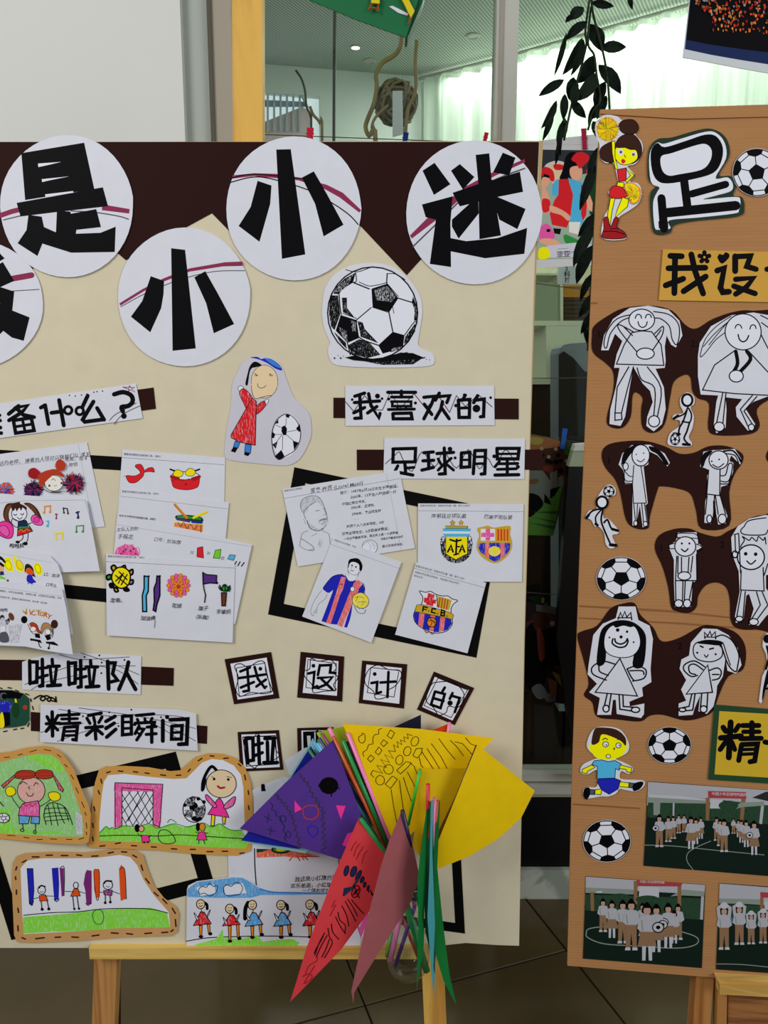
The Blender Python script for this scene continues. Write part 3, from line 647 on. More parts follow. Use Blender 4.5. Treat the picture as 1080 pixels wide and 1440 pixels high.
sheet('title_disc', 'lowest white title disc with three black strokes, below the dark zigzag', 'sign', PB, .0026, el(FA, 777, 714, 280, 293, .006), frame=FA, th=.0008, art='''
@ lines; F u 503 740 600 680 690 634 800 592 950 566 1024 563 1024 582 940 584 800 606 690 648 605 690 508 750; S G 3 510 754 620 695 760 640 900 606 1032 602
@ character; F k 722 507 781 514 826 930 728 940; F k 636 625 692 645 690 700 680 760 634 862 552 796 600 730; F k 820 630 866 604 920 700 988 827 902 866 870 740''')
sheet('title_disc', 'white title disc with three black strokes at the top middle of the board', 'sign', PB, .0026, el(FB, 254, 255, 214, 228, .006), frame=FB, th=.0008, art='''
@ lines; F u 60 150 130 143 200 145 280 158 360 180 410 205 468 260 462 268 400 220 350 192 270 166 130 152 62 160; S k 3 55 172 120 156 180 160 300 196 380 240 430 275 458 305; S k 3 60 158 130 146 280 160
@ character; F k 199 68 245 67 291 400 217 414; F k 140 167 184 182 180 240 146 360 80 310 118 250; F k 280 157 318 137 360 210 412 306 349 343 322 240''')
sheet('title_disc', 'white title disc with the many stroked character at the right end of the title', 'sign', PB, .0026, el(FB, 825, 268, 215, 228, .006), frame=FB, th=.0008, art='''
@ lines; F u 622 340 700 262 800 184 880 142 985 98 987 108 890 152 810 198 720 280 628 350; S G 4 632 375 720 290 800 215 900 160 985 128
@ character; F k 662 135 700 110 750 178 698 212; F k 752 135 780 114 826 155 790 195; F k 830 85 873 80 880 160 910 340 842 352 838 170; F k 885 140 916 78 956 94 936 150
F k 757 205 830 180 970 138 980 202 900 218 780 248; F k 838 215 840 270 776 350 755 312 755 290; F k 880 210 988 256 962 320 905 290; F k 660 242 757 216 750 300 752 440 685 430 704 290 672 282
F k 750 348 800 358 900 348 993 316 984 398 860 412 750 390''')
# football cut-out
F7 = (450, 365, 6.35)
sheet('ball_cutout', 'shaded football print cut out in white below the title', 'cutout', PB, .0012, zp(F7, '20 420 40 270 110 150 220 75 350 38 500 32 640 60 760 140 840 230 900 340 912 480 890 640 880 770 990 830 1024 890 990 945 800 962 540 965 250 955 120 930 75 850 75 780 90 740 40 620 18 500', True), frame=F7, art='''
@ ball
E w 470 478 400 410
F k 318 116 295 205 200 265 170 310 118 305 150 240 220 170; F ~k 300 130 230 180 160 240 130 290 175 290 240 240
F k 460 260 600 215 700 345 620 468 470 425; F ~k 485 270 600 235 675 330 640 380 500 360 
F k 185 495 325 540 350 700 245 745 140 635; F ~k 165 600 240 640 250 735 200 700; F ~k 270 540 320 560 330 650 290 640
F k 650 645 755 675 740 790 560 840 520 765; F ~k 620 830 650 790 735 775 735 800
F k 830 330 875 440 870 545 840 545 845 450 820 380; F ~k 835 390 868 440 862 530 845 480
F ~K 90 320 160 320 180 490 130 630 100 600 80 480; F ~K 195 340 240 340 240 430 310 520 205 470; F ~K 335 550 380 560 400 620 520 745 365 690; F ~K 250 765 350 710 440 740 540 850 420 880 280 840; F ~K 760 690 850 570 850 640 790 740 750 750; F ~K 120 640 230 740 240 800 180 740
S k 9 298 205 440 262; S k 7 325 540 455 430; S k 8 170 310 178 420 190 490; S k 8 600 125 595 210; S k 8 700 345 830 385; S k 8 615 470 650 645; S k 8 325 540 345 690 520 765; S k 7 245 745 270 850
S k 6 318 120 325 190 298 205; S k 5 350 200 435 235 520 225 600 205; S k 6 755 675 840 560 870 560; S k 5 230 90 330 110 450 70; S k 5 605 125 680 130 760 180; S k 6 470 425 610 470; S k 5 205 480 325 525; S k 4 660 480 640 380; S k 4 360 680 510 740; S k 5 600 215 700 330
Z 9 470 478 0 0
O k 9 470 478 402 412 0
@ ground_hatching
F k 220 875 300 858 420 890 540 885 720 830 830 835 940 880 860 895 760 915 640 925 480 915 300 900
F ~K 380 905 520 912 900 890 830 935 560 940
S k 4 720 840 780 828; S k 4 820 860 930 880; S k 4 860 900 940 870; S k 4 500 930 560 915; S k 4 590 932 680 910; S k 3 700 925 760 905; D k 8 130 880 185 880; D k 4 160 856 210 862 950 890 980 895'''.replace('Z 9 470 478 0 0\n', ''))
# girl in red
F8 = (310, 490, 7.714)
sheet('drawing_cutout', 'cut-out drawing of a girl in a red dress waving beside a ball', 'cutout', PB, .0012, zp(F8, '225 170 290 110 400 85 520 95 650 170 715 330 740 400 800 530 900 630 965 720 985 850 975 980 900 1140 820 1230 700 1270 480 1255 200 1225 60 1190 45 1080 70 860 110 640 130 380 190 250', True), frame=F8, m=mat('grey_white_paper', 'c8c4ce', 'paper', .75), art='''
@ girl
C B 325 97 400 92 440 115 490 105 560 120 640 180 668 238 600 220 540 180 480 145 400 115
C b 480 108 560 125 630 180 650 215 560 175
C k 270 385 290 290 320 190 375 142 445 180 380 205 340 215 315 270 296 395
V s k 4 478 360 145 180 0
C s 330 390 340 460 375 545 430 530 540 510 600 440 610 380 480 300
S k 5 335 400 345 480 380 545 480 520 550 510
S k 5 402 380 410 415 440 430 475 420 495 400; S k 4 372 300 382 275 392 300 405 285; S k 4 375 270 400 295; S k 4 530 300 545 275 555 300 570 285; S k 4 528 275 560 302
B w k 4 200 460 192 420 225 405 250 430 225 470; B +r k 5 205 478 260 438 345 540 290 650 250 590; B w k 4 480 570 510 548 522 570 490 620; B +r k 5 385 650 400 615 470 570 490 615 440 680 388 712
P +r k 6 345 535 390 575 378 1050 200 1015 115 965 115 938
P b k 5 160 1005 213 1018 190 1080 140 1070; F k 140 1068 188 1080 160 1130 112 1115; P b k 5 270 1035 335 1050 325 1135 262 1130; F k 260 1120 325 1135 300 1168 258 1155
@ ball
E w 714 950 150 240 8
F k 705 725 725 712 758 720 740 755 712 745; F k 590 820 625 770 630 810; F k 820 868 860 820 872 900 850 905; F k 560 900 595 930 580 975 560 970; F k 665 850 700 835 722 870 715 940 680 940 662 900
F k 785 1000 850 1022 800 1105; F k 590 1170 660 1100 695 1170 640 1208; F ~K 560 1040 620 1010 600 1090
S k 4 715 760 708 840; S k 4 600 830 660 860; S k 4 590 935 665 930; S k 4 722 905 860 880; S k 4 720 940 790 1000; S k 4 665 940 580 1050; S k 4 675 945 672 1100; 
Z k 6 714 712 790 745 850 830 870 930 850 1030 800 1110 720 1160 635 1205 585 1150 558 1020 560 910 590 810 640 745''')
# labels on dark bars
def bar(label, pts, group=None, m=None, name='paper_bar'): Thing(name, label, 'paper strip', group=group).solo(slab(PB, .0009, .0003, pts, m or M_brown))
def strip(label, pts, fr, art, h=.0016, lift=None): return sheet('label_strip', label, 'sign', PB, h, pts, art, fr, lift=lift, draw='lettering')
Z1 = (460, 530, 3.6)
bar('dark brown bar behind the strip under the shaded football', zp(Z1, '32 105 970 110 970 215 32 208')); bar('dark brown bar sticking out past the right edge of the board', zp(Z1, '150 368 1050 368 1092 372 1092 470 1040 470 151 472'))
strip('white strip of four characters directly under the shaded football', zp(Z1, '92 45 845 45 848 245 93 248'), Z1, '''
@ zigzag; L G 4 92 125 135 175 190 95 250 168 280 168 320 78 370 160 440 85; L u 4 440 85 500 160 ; L G 4 500 160 560 92; L u 4 560 92 620 180; L G 4 620 180 655 95 700 150 765 90 835 152
@ lettering; L k 14 140 98 190 82; L k 14 138 130 266 122; L k 14 165 95 172 208 140 210; L k 14 135 182 190 155; L k 14 210 85 222 145 262 208 268 185; L k 14 205 183 252 150; D k 13 255 97; D k 7 127 115 278 110
L k 14 307 78 448 78; L k 14 376 72 376 100; L k 12 325 102 430 102; L k 12 310 165 442 163; L k 11 330 130 330 148 425 148 425 125 325 125; L k 10 355 150 358 165; L k 10 400 150 398 165; L k 14 335 185 425 183 430 212 335 212 333 186; D k 8 447 132 312 112
L k 14 490 103 542 98 530 135 490 212; L k 14 492 138 530 190; L k 14 568 82 548 118; L k 14 560 100 620 95 606 130; L k 14 584 125 575 165 548 212; L k 14 578 155 618 212
L k 13 700 92 686 115; L k 14 664 118 722 114 720 205 668 205 665 120; L k 12 668 158 718 156; L k 14 762 95 742 130; L k 14 748 118 795 112 792 200 776 202; D k 20 756 160; D k 9 652 145 696 92; D k 7 828 105''')
strip('white strip of four characters just above the star player sheets', zp(Z1, '290 310 1002 312 998 518 285 515'), Z1, '''
@ zigzag; S G 4 295 440 335 405 365 380 385 420 430 478 480 380 545 455 590 380 655 462 715 368 770 465 810 410 850 460 905 368 965 465
@ lettering; L k 14 333 365 448 362 445 430 333 432 335 366; L k 14 393 432 398 490; L k 12 400 462 440 458; L k 13 358 450 345 475; L k 14 370 485 434 497
L k 14 490 384 538 380; L k 14 485 425 540 422; L k 14 512 385 515 465; L k 14 480 472 538 458; L k 14 556 388 640 382; L k 14 593 360 598 490 568 492; L k 12 562 415 575 440; L k 12 628 412 602 435; L k 12 592 440 562 472; L k 12 602 440 640 472; D k 12 622 365; D k 8 648 410
L k 14 680 385 722 382 722 455 678 458 680 386; L k 10 682 420 720 420; L k 14 748 375 740 490; L k 14 748 373 802 372 798 490 780 492; L k 11 750 405 798 404; L k 11 748 440 798 438
L k 14 860 362 972 362 966 415 862 415 860 362; L k 10 862 390 968 389; L k 12 872 428 850 455; L k 12 862 440 965 438; L k 12 862 468 958 465; L k 14 850 497 970 495; L k 13 912 420 912 497; D k 10 846 402 966 455''')
Z2 = (0, 530, 4.909)
bar('dark brown bar end right of the tilted question mark strip', zp(Z2, '900 95 1060 73 1076 220 900 245'))
strip('tilted white lettered strip ending in a question mark', zp(Z2, '-120 200 938 45 985 285 -120 440'), Z2, '''
@ thin_lines; S G 5 758 300 790 265 850 230 940 180; S G 5 790 325 830 275 890 235 972 198; L u 5 850 70 932 105 893 60 885 100 930 72 850 72; D k 5 480 128 520 132 563 125 600 118 648 106 670 102 708 98
@ lettering; D k 12 -2 265 2 302; D k 14 8 388 2 350; L k 22 -60 250 -20 400; L k 22 -60 300 -10 290
L k 22 128 200 60 256; L k 22 105 215 190 197 150 245 62 300; L k 22 112 215 160 262 235 278; L k 20 95 300 215 282 235 370 108 388 92 300; L k 16 100 345 225 325; L k 16 155 295 172 375
L k 22 312 195 282 212; L k 22 312 200 335 325; L k 22 355 248 442 236; L k 22 408 160 440 335; O k 16 470 230 26 26; O k 16 550 235 26 26; L k 22 605 130 568 208; L k 22 645 170 570 295 585 310 715 293; L k 22 670 215 718 295
S k 25 788 120 850 105 905 128 915 170 885 200 840 208 848 238; D k 20 855 270''')
Z3 = (0, 910, 3.6)
bar('dark brown bar between the left edge and the three character strip', zp(Z3, '-90 62 300 68 300 170 -90 166')); bar('dark brown bar sticking out right of the three character strip', zp(Z3, '600 93 880 106 878 196 600 186'))
bar('dark brown bar behind the strip above the orange bordered drawings', zp(Z3, '156 328 1050 400 1047 490 156 424'))
strip('white strip of three characters under the curled sheets', zp(Z3, '112 75 180 50 300 25 715 45 712 240 112 215'), Z3, '''
@ thin_lines; S G 3 300 38 400 62 520 58 655 50; S G 3 410 30 560 80 705 140; S G 3 125 190 330 105 480 95 685 95; S G 3 215 180 400 140; S G 3 500 95 600 120 700 188; S G 3 160 215 215 180; D k 5 428 50 503 42 515 78 513 132 630 65
@ lettering; L k 15 150 70 152 185; L k 15 150 75 188 75 186 178 150 182; L k 15 214 62 216 195 200 198; L k 13 195 108 238 104; L k 13 195 155 240 142; L k 14 264 62 266 90; L k 14 242 98 300 96; L k 13 254 108 262 182; L k 13 286 104 276 182; L k 15 240 196 306 192
L k 15 346 76 350 190; L k 15 348 82 382 80 380 182 350 186; L k 15 408 68 410 200 395 203; L k 13 390 113 432 110; L k 13 390 160 436 148; L k 14 458 68 460 94; L k 14 436 100 494 100; L k 13 450 112 456 188; L k 13 480 110 470 188; L k 15 436 202 500 198
L k 16 545 72 550 212; L k 15 545 80 582 80 570 135 595 168 552 178; L k 16 650 76 638 130 602 214; L k 16 638 125 686 214''')
strip('white strip of four characters above the orange bordered drawings', zp(Z3, '205 290 900 315 992 335 1001 525 202 480'), Z3, '''
@ thin_lines; S G 3 298 315 420 335 560 350; S G 3 400 308 560 330 700 350 850 380 990 412; S G 3 205 432 300 410 420 385; S G 3 290 478 420 430 600 385; S m 3 550 352 700 340 900 350 950 365; S G 3 740 370 850 430 950 500; S G 3 820 380 990 475; D k 5 553 330 665 317 420 350 600 400 815 355
@ lettering; L k 15 264 328 266 450; L k 14 238 352 250 374; L k 14 294 346 278 372; L k 14 234 388 302 385; L k 14 258 396 234 426; L k 13 272 400 292 420; L k 13 306 345 400 340; L k 13 350 322 351 382; L k 12 312 364 392 362; L k 13 300 388 405 384; L k 14 326 408 316 470; L k 14 326 406 392 402 385 470 368 468; L k 11 328 427 388 425; L k 11 325 448 385 446
L k 14 448 346 512 334; L k 13 440 360 455 386; L k 13 474 356 480 380; L k 13 516 354 500 382; L k 14 434 408 518 402; L k 14 480 392 485 466; L k 14 474 415 438 446; L k 14 490 416 518 440; L k 15 582 350 536 376; L k 15 578 385 536 412; L k 15 586 416 540 456
L k 14 620 350 665 348 665 440 620 444 620 350; L k 11 622 380 665 379; L k 11 622 412 665 410; L k 13 690 346 778 338; L k 12 695 365 700 378; L k 12 770 360 762 376; L k 12 733 362 735 376; L k 13 682 392 685 385 782 380 780 395; L k 13 704 400 684 438; L k 13 704 412 728 415 692 470; L k 10 700 436 712 446; L k 13 745 405 790 402; L k 13 740 442 790 438; L k 14 768 396 768 482
L k 16 824 372 824 475; D k 11 846 354; L k 16 862 368 950 364 945 490 905 492; L k 14 870 400 922 397 918 465 868 466 870 400; L k 11 870 433 917 431''', h=.0045)
a = Art(PB, .0008); a.fr = Z3; t = Thing('drawn_arrow', 'small inked curly arrow between two lettered strips at the left', 'drawing'); t.empty(PB.P(62, 982))
a.run(t, 'S k 6 172 262 205 245 230 258 215 272 204 258 235 246 258 260 248 275 238 262 262 255 285 274; L k 6 262 272 285 276 282 252', 'ink_line')
# photo oval
sheet('photo_cutout', 'oval photo of a child in blue cut off by the left edge', 'photo', PB, .0018, zp(Z3, '-60 215 60 218 120 235 148 262 150 370 130 395 80 405 -60 415', False), frame=Z3, m=mat('photo_green', '1f4a3a', 'ink', .35), draw='printed_scene', art='''
F k -60 218 60 220 118 238 100 262 -60 255; C G 0 235 30 232 28 262 0 262; F +B -5 275 40 272 62 290 45 335 5 335; F B 0 290 50 285 45 330 5 330; F k 12 330 50 330 52 395 20 405; C y 2 340 15 335 22 400 -4 404; D y 4 80 280; F y 75 260 82 262 88 288 76 290;D a 12 127 305; D k 14 22 250; E D 80 320 18 40''')
t = Thing('stitch_marks', 'dark dashes drawn round the oval photo at the left edge', 'drawing'); t.empty(PB.P(40, 1000)); a = Art(PB, .0007); a.fr = Z3
a.run(t, 'L h 5 0 206 10 210; L h 5 40 205 58 208; L h 5 78 218 94 224; L h 5 130 236 145 242; L h 5 155 262 158 275; L h 5 164 300 168 316; L h 5 160 345 160 358; L h 5 148 385 140 402; L h 5 120 410 105 413; L h 5 85 415 68 418; L h 5 35 424 18 428', 'dash')
# black paper frames
def frame(label, outer, inner, h=.0006):
    t = Thing('paper_rectangle', label, 'frame'); n = len(outer)
    for i in range(n): j = (i + 1) % n; t.part('strip', slab(PB, h + .00004 * i, .0003, [outer[i], outer[j], inner[j], inner[i]], M_blk))
def inset(q, d):
    n = len(q); c = (sum(p[0] for p in q) / n, sum(p[1] for p in q) / n); o = []
    for i in range(n):
        a, b, e = q[i - 1], q[i], q[(i + 1) % n]
        def nr(u, v): x, y = v[0] - u[0], v[1] - u[1]; l = math.hypot(x, y); return (-y / l, x / l)
        n1, n2 = nr(a, b), nr(b, e); s = 1 + n1[0] * n2[0] + n1[1] * n2[1]; o.append((b[0] + d * (n1[0] + n2[0]) / s, b[1] + d * (n1[1] + n2[1]) / s))
    return o
for lab, q, d in (('tilted black paper frame around the star player sheets', [(414, 657), (707, 718), (670, 925), (377, 864)], 19),
                  ('black paper frame behind the stack of prop drawings', [(-60, 629), (300, 650), (300, 862), (-60, 826)], 19), ('tilted black paper frame behind the orange bordered drawings', [(-45, 1127), (247, 1057), (303, 1249), (16, 1322)], 20),
                  ('black paper frame behind the coloured pennants', [(352, 1118), (640, 1050), (654, 1313), (430, 1282)], 13)): frame(lab, q, inset(q, d))
# character squares
Y2 = (300, 900, 2.842)
def sq(lab, o, i, art):
    sheet('character_card', lab, 'sign', PB, .0013, zp(Y2, o), frame=Y2, m=M_brown, body='dark_border', art='@ white_square\nF w ' + i + '\n' + art)
sq('dark bordered square character card, first of the upper row', '45 77 231 48 264 232 83 257', '68 95 213 70 240 217 97 238', '''@ thin_lines
X k 2.5 92 112 206 92 230 205 104 226; Z k 3 85 105 110 95 140 108 180 85 205 90 210 130 228 180 235 205 200 215 150 210 110 225 90 200 100 150
@ lettering; L k 9 108 126 146 110; L k 9 104 152 206 138; L k 9 136 112 142 202 120 206; L k 9 110 190 162 168; L k 9 165 108 178 155 206 192; L k 9 172 186 210 158; D k 8 188 115; D k 5 212 186''')
sq('dark bordered square character card, second of the upper row', '349 47 523 66 515 246 335 230', '372 70 500 85 494 223 357 211', '''@ thin_lines
X k 2.5 378 78 492 94 486 204 370 190; Z k 3 390 75 420 85 470 80 492 110 480 130 498 150 480 180 490 200 440 205 400 210 395 180 368 150 362 125 385 115
@ lettering; D k 8 400 103; L k 9 380 134 404 128 398 192 415 184; L k 9 426 100 418 140; L k 9 426 102 470 100 466 130 488 132; L k 9 418 152 476 148 450 178 416 192; L k 9 432 156 476 198; D k 6 470 130''')
sq('dark bordered square character card, third of the upper row', '595 82 775 97 762 274 581 252', '612 98 753 112 743 255 598 238', '''@ thin_lines
X k 2.5 630 110 742 122 722 228 615 210; Z k 3 625 115 660 100 700 118 745 122 750 150 725 185 700 200 690 228 650 235 640 205 610 180 606 150
@ lettering; D k 8 645 136; L k 9 632 172 655 168 652 214 670 208; L k 9 668 170 728 166; L k 9 700 128 696 228''')
sq('strongly tilted dark bordered square card, last of the upper row', '882 126 1043 192 965 340 814 278', '885 147 1021 200 956 322 835 268', '''@ thin_lines
X k 2.5 898 152 1016 200 950 310 842 262; Z k 3 870 180 900 168 960 170 1000 210 995 250 975 270 940 265 930 290 900 300 880 270 850 240
@ lettering; L k 9 925 190 916 205; L k 9 886 206 925 216 908 272 870 258 886 206; L k 9 878 232 920 244; L k 9 956 212 945 235; L k 9 950 222 985 232 965 288; D k 11 946 252''')
sq('dark bordered square card above the goal drawing, lower row', '97 368 262 360 280 518 108 526', '112 378 250 374 266 508 122 514', '''@ thin_lines
X k 3 118 388 248 382 254 496 132 504; Z k 3 125 390 165 385 175 368 190 385 240 390 250 440 265 460 240 480 180 500 165 512 140 490 130 440
@ lettering; L k 12 130 392 138 492; L k 12 130 394 158 392 160 480 136 484; L k 12 180 385 184 495; L k 11 164 420 196 412; L k 11 166 462 196 450; L k 12 206 394 246 392; L k 12 216 408 218 490; L k 12 240 402 234 490; L k 12 202 490 256 490''')
sq('dark bordered square card half hidden behind the pennants', '335 352 480 348 480 500 338 500', '352 362 480 360 480 490 354 484', '''@ lettering
L k 12 366 374 372 460; L k 12 366 376 396 374 396 450; L k 12 416 368 418 480; X k 3 360 368 470 364 470 470 364 474''')

# ---------------------------------------------------------------- drawing sheets: props stack
Z5, Z6 = (140, 620, 4.909), (140, 750, 4.909)
G2 = 'prop drawings stacked beside the left drawings'
sheet('drawing_sheet', 'paper sheet with a red scarf and a red drum, topmost of its stack', 'drawing', PB, .0012, zp(Z5, '158 60 867 115 858 560 120 560'), frame=Z5, lift=None, art='''
@ printed_line; L G 2 158 115 860 165; T k 16.5 4 168 92 需要用到哪些加油助威工具、材料？
@ scarf; C r 185 240 240 242 280 225 275 205 248 180 252 165 285 162 305 190 310 205 335 188 368 185 378 215 350 212 310 218 300 245 255 285 215 290 195 275; Z k 3 185 240 240 242 278 225 275 205 248 180 252 165 285 162 305 190 310 205 335 188 368 185 378 215 350 212 310 218 300 245 255 285 215 290 195 275; L G 3 168 245 188 240
@ drum; E w 592 240 100 30; O k 4 592 240 95 28; L k 9 488 196 540 215; L k 9 690 196 650 210; C r 495 240 540 262 600 268 660 262 690 240 685 300 665 325 600 338 520 325 500 290; Z R 4 495 240 540 262 600 268 660 262 690 240 685 300 665 325 600 338 520 325 500 290
L R 4 500 275 540 262 570 275 620 262 650 275 685 262; D R 10 595 300; B y k 3 508 225 530 200 560 205 578 225 560 248 520 245; B y k 3 592 215 620 190 650 198 662 220 640 242 600 238; L R 16 495 246 545 262; L R 16 640 262 690 246''')
sheet('drawing_sheet', 'paper sheet with a green and orange drum and two sticks', 'drawing', PB, .0022, zp(Z5, '150 326 893 425 868 700 110 620'), frame=Z5, art='''
@ printed_line; L G 1.5 145 382 885 470; T G 16.5 4 155 350 需要用到哪些加油助威工具、材料？
@ drum; F +y 515 560 715 575 712 632 512 590; F +o 518 565 715 580 710 630 515 592; C D 530 515 600 510 700 525 712 560 640 555 560 548 525 535; F E 540 512 700 530 700 545 535 530; L B 12 640 560 705 565; L v 12 535 540 620 556
S k 3 540 560 560 592 580 562 605 605 625 575 655 612 675 575; L k 3 700 580 698 632; L o 14 520 440 600 530; L a 3 515 440 598 535; L y 14 650 530 745 488; L Y 3 645 540 750 490''')
sheet('drawing_sheet', 'paper sheet with a pink flower and red green blue banners', 'drawing', PB, .0032, zp(Z5, '124 500 400 572 880 676 1052 716 935 1265 60 1200'), frame=Z5, art='''
@ printed_line; L g 1.5 118 578 1048 730; T G 16.5 6 134 516 需要用到哪些加油助威工具、材料？
@ handwriting; T G 30 -3 118 616 女队人员的; T G 36 2 125 662 手摇花; T G 30 8 375 680 口号：加油口; T G 30 8 535 700 吹; T g 26 0 625 770 加; T g 26 0 738 775 油; T G 26 0 838 812 红
@ flower; E +p 190 790 82 75; Z p 4 110 770 130 735 160 740 175 712 200 730 225 715 240 740 270 740 270 790 190 820 115 800; D u 8 150 780 180 750 215 760 250 780 235 745 165 765
@ banners; P r k 3 675 738 712 730 718 808 672 800; P e k 3 800 755 838 748 830 812 785 808; P c k 3 900 785 938 790 925 825 885 815
L k 6 945 832 932 855; L k 6 970 835 955 862; L k 6 998 840 980 865''')
sheet('drawing_sheet', 'front paper sheet with turtle, blue and purple sticks, flower, flag and potted plant', 'drawing', PB, .0045, zp(Z6, '45 140 935 215 918 755 50 705'), frame=Z6, art='''
@ printed_line; L G 2 45 195 930 240; T G 16.5 2 56 160 需要用到哪些加油助威工具、材料？
@ turtle; B Y k 11 80 235 100 220 115 240 95 260; B y k 11 150 235 175 222 178 248 155 250; B Y k 11 205 262 228 250 228 280 208 285; B g k 11 200 330 230 322 228 348 205 350; B k k 8 165 385 190 375 205 395 180 400; B Y k 11 100 375 120 380 128 400 108 402; B k k 8 68 350 90 345 98 372 75 375; B E k 11 48 295 75 285 80 310 55 320
B y k 8 120 240 165 235 205 265 212 310 195 360 150 380 110 360 85 320 90 275; L k 7 110 290 190 355; L k 7 135 265 190 320; L k 7 160 280 130 345; L k 7 190 285 150 355; L k 7 112 330 165 275
@ sticks; P c k 8 308 295 338 298 336 400 322 430 325 540 298 540 295 430 308 380; P v k 8 396 295 416 298 416 430 395 495 388 540 370 530 378 470 376 380 392 340; D k 7 312 296 340 296 400 296 416 294
@ flower_head
''' + '\n'.join('V %s %s 2 %.0f %.0f 14 14' % ('po'[k % 2], 'a', 545 + 68 * math.cos(k * .449), 360 + 70 * math.sin(k * .449)) for k in range(14)) + '\n' + '\n'.join('V %s a 2 %.0f %.0f 13 17 0' % ('op'[k % 2], 545 + 44 * math.cos(k * .628), 362 + 44 * math.sin(k * .628)) for k in range(10)) + '\n' + '\n'.join('V o a 2 %.0f %.0f 20 9 %d' % (545 + 22 * math.cos(k * .785), 365 + 22 * math.sin(k * .785), k * 45) for k in range(8)) + '''
E a 545 368 14 14
@ flag; P v k 6 712 270 740 285 808 290 806 345 760 342 715 350; L k 6 715 270 716 350 722 390 732 425 725 476; D k 8 810 342
@ plant; P T k 6 842 410 876 410 868 500 845 500; C D 820 365 840 380 850 355 870 350 885 365 905 370 900 400 870 402 845 400 825 385; C E 850 380 870 365 885 385 860 395; L k 6 828 358 848 395; L k 6 868 352 866 400; L k 6 900 360 875 400
@ handwriting; T G 36 2 72 462 龙龟、; T G 34 0 284 588 加油棒; L G 3 384 600 378 650; T G 34 0 498 502 花球; T G 34 2 682 518 旗子; T G 32 2 645 578 （队旗）; T G 34 -2 805 545 手掌拍''')
# star player sheets
Z7, Z8, Y1 = (390, 650, 5.4), (420, 750, 7.2), (550, 690, 5.4)
lines = [(475, 240, '简介：1987年6月24日出生于阿根廷。', 40), (555, 272, '2000年，13岁加入梅西第一代', 38), (490, 325, '中国红我世界杯。', 36), (560, 352, '2005年，足球杯、', 36), (565, 400, '2008年，奥运冠军杯', 36), (580, 440, '· · ·', 40), (525, 495, '梅西个人八次金球奖，6次', 36), (490, 552, '世界足球先生，6次欧洲金靴奖，', 37), (502, 590, '一次世界最高足球，是历史上第一个获得者', 31), (785, 590, '他是世界最佳运动员', 27), (795, 645, '是以足球运动员。', 32)]
sheet('drawing_sheet', 'tilted paper sheet with pencil portrait and a written player biography', 'drawing', PB, .0022, zp(Z7, '38 205 925 60 1045 652 155 792'), frame=Z7, art='''
@ printed_line; L G 2 50 275 930 125; L g 1.5 828 90 890 400 938 660; T G 17 -9 52 220 我喜欢的足球明星
@ handwriting; T G 40 -9 250 222 里奥·梅西 (Lionel Messi)
''' + '\n'.join(f'T k {s_ * .70:.0f} -7 {x} {y - 4} {w}' for x, y, w, s_ in lines) + '''
@ portrait; C ~g 180 340 190 290 230 260 290 255 330 285 350 340 300 300 250 320 220 380 190 380; S G 3 190 380 175 330 190 285 240 258 300 258 335 290 360 350 375 400 380 450 360 490 320 515 270 510 235 480 225 440; S G 3 215 430 200 380 230 340 290 300
C ~g 310 450 370 420 385 460 350 480; C ~g 230 460 300 500 340 500 310 525 250 510; S G 4 225 440 250 500 310 520 350 505; S g 3 320 440 345 430 378 425; S G 3 290 370 320 365; S G 3 345 350 365 352; S g 3 355 360 370 395 350 400; S G 4 320 445 350 435 375 432; S g 2 200 430 215 470
S g 3 235 520 190 540 175 600 175 640 240 670 270 655; S G 3 180 580 215 600 270 640 275 670 240 665; S g 3 340 520 390 545 400 620; C ~g 310 600 330 580 345 600 330 640 315 640; S g 2 260 560 300 540 
@ ball; E w 702 645 60 55; O G 3 702 645 58 55; S g 2 650 630 700 600 750 640; S g 2 680 600 710 640 690 690; S g 2 720 610 740 660''')
sheet('drawing_sheet', 'paper sheet with a player in a blue and red striped shirt', 'drawing', PB, .0038, zp(Z8, '351 40 1040 290 735 1108 35 842'), frame=Z8, art='''
@ printed_line; L G 2 330 112 1030 360; T G 21 19 362 68 我喜欢的足球明星：梅西
@ player
S G 3 235 575 160 680 125 770 125 810 145 835 160 790 185 770; S G 3 290 610 270 660 200 720 185 770 180 810 165 795
C B 245 555 290 490 350 430 440 420 430 470 350 570 300 600 270 585
F B 345 590 370 430 445 415 480 440 470 600 400 760 330 920 230 890; F +L 430 440 475 445 478 520 420 620 370 780 325 915 275 910 320 790 380 600 405 520
F B 478 450 520 490 580 460 575 520 500 640 420 850 390 925 330 918 400 740 450 560; F +L 560 500 600 470 645 500 600 620 560 690 540 730 480 850 440 950 395 930 430 830 500 640 545 540
F B 610 560 650 510 670 560 660 610 600 600; F B 545 710 535 800 520 870 490 955 460 950 490 850; 
S k 4 245 555 300 480 370 425 445 415; S k 4 250 565 300 600 340 575; S k 4 645 500 668 540 668 610; C k 405 515 440 512 440 520; V w k 4 545 565 22 25; S k 4 470 420 500 475 540 490 585 460
F w 490 400 590 430 580 470 545 485 505 470 475 420; V w G 3 565 350 68 72; C k 500 330 510 270 560 252 610 260 645 320 635 380 615 370 612 320 580 295 540 290 515 310 505 350; D k 9 540 325 580 340; S k 5 525 375 545 380 555 378; S G 3 540 340 535 360; S G 3 500 380 505 430; S G 3 610 380 600 440
@ ball_in_hand; E +y 625 680 85 78; Z k 4 550 640 590 610 640 600 690 640 710 690 690 740 640 760 580 740 545 700; S k 3 570 650 620 640 660 660; S k 3 600 700 650 690 690 700; S k 3 580 690 600 640; S k 3 640 730 660 690; S G 4 565 740 600 800 660 810 680 770 ; S G 3 590 730 620 770; S G 3 660 770 640 755''')
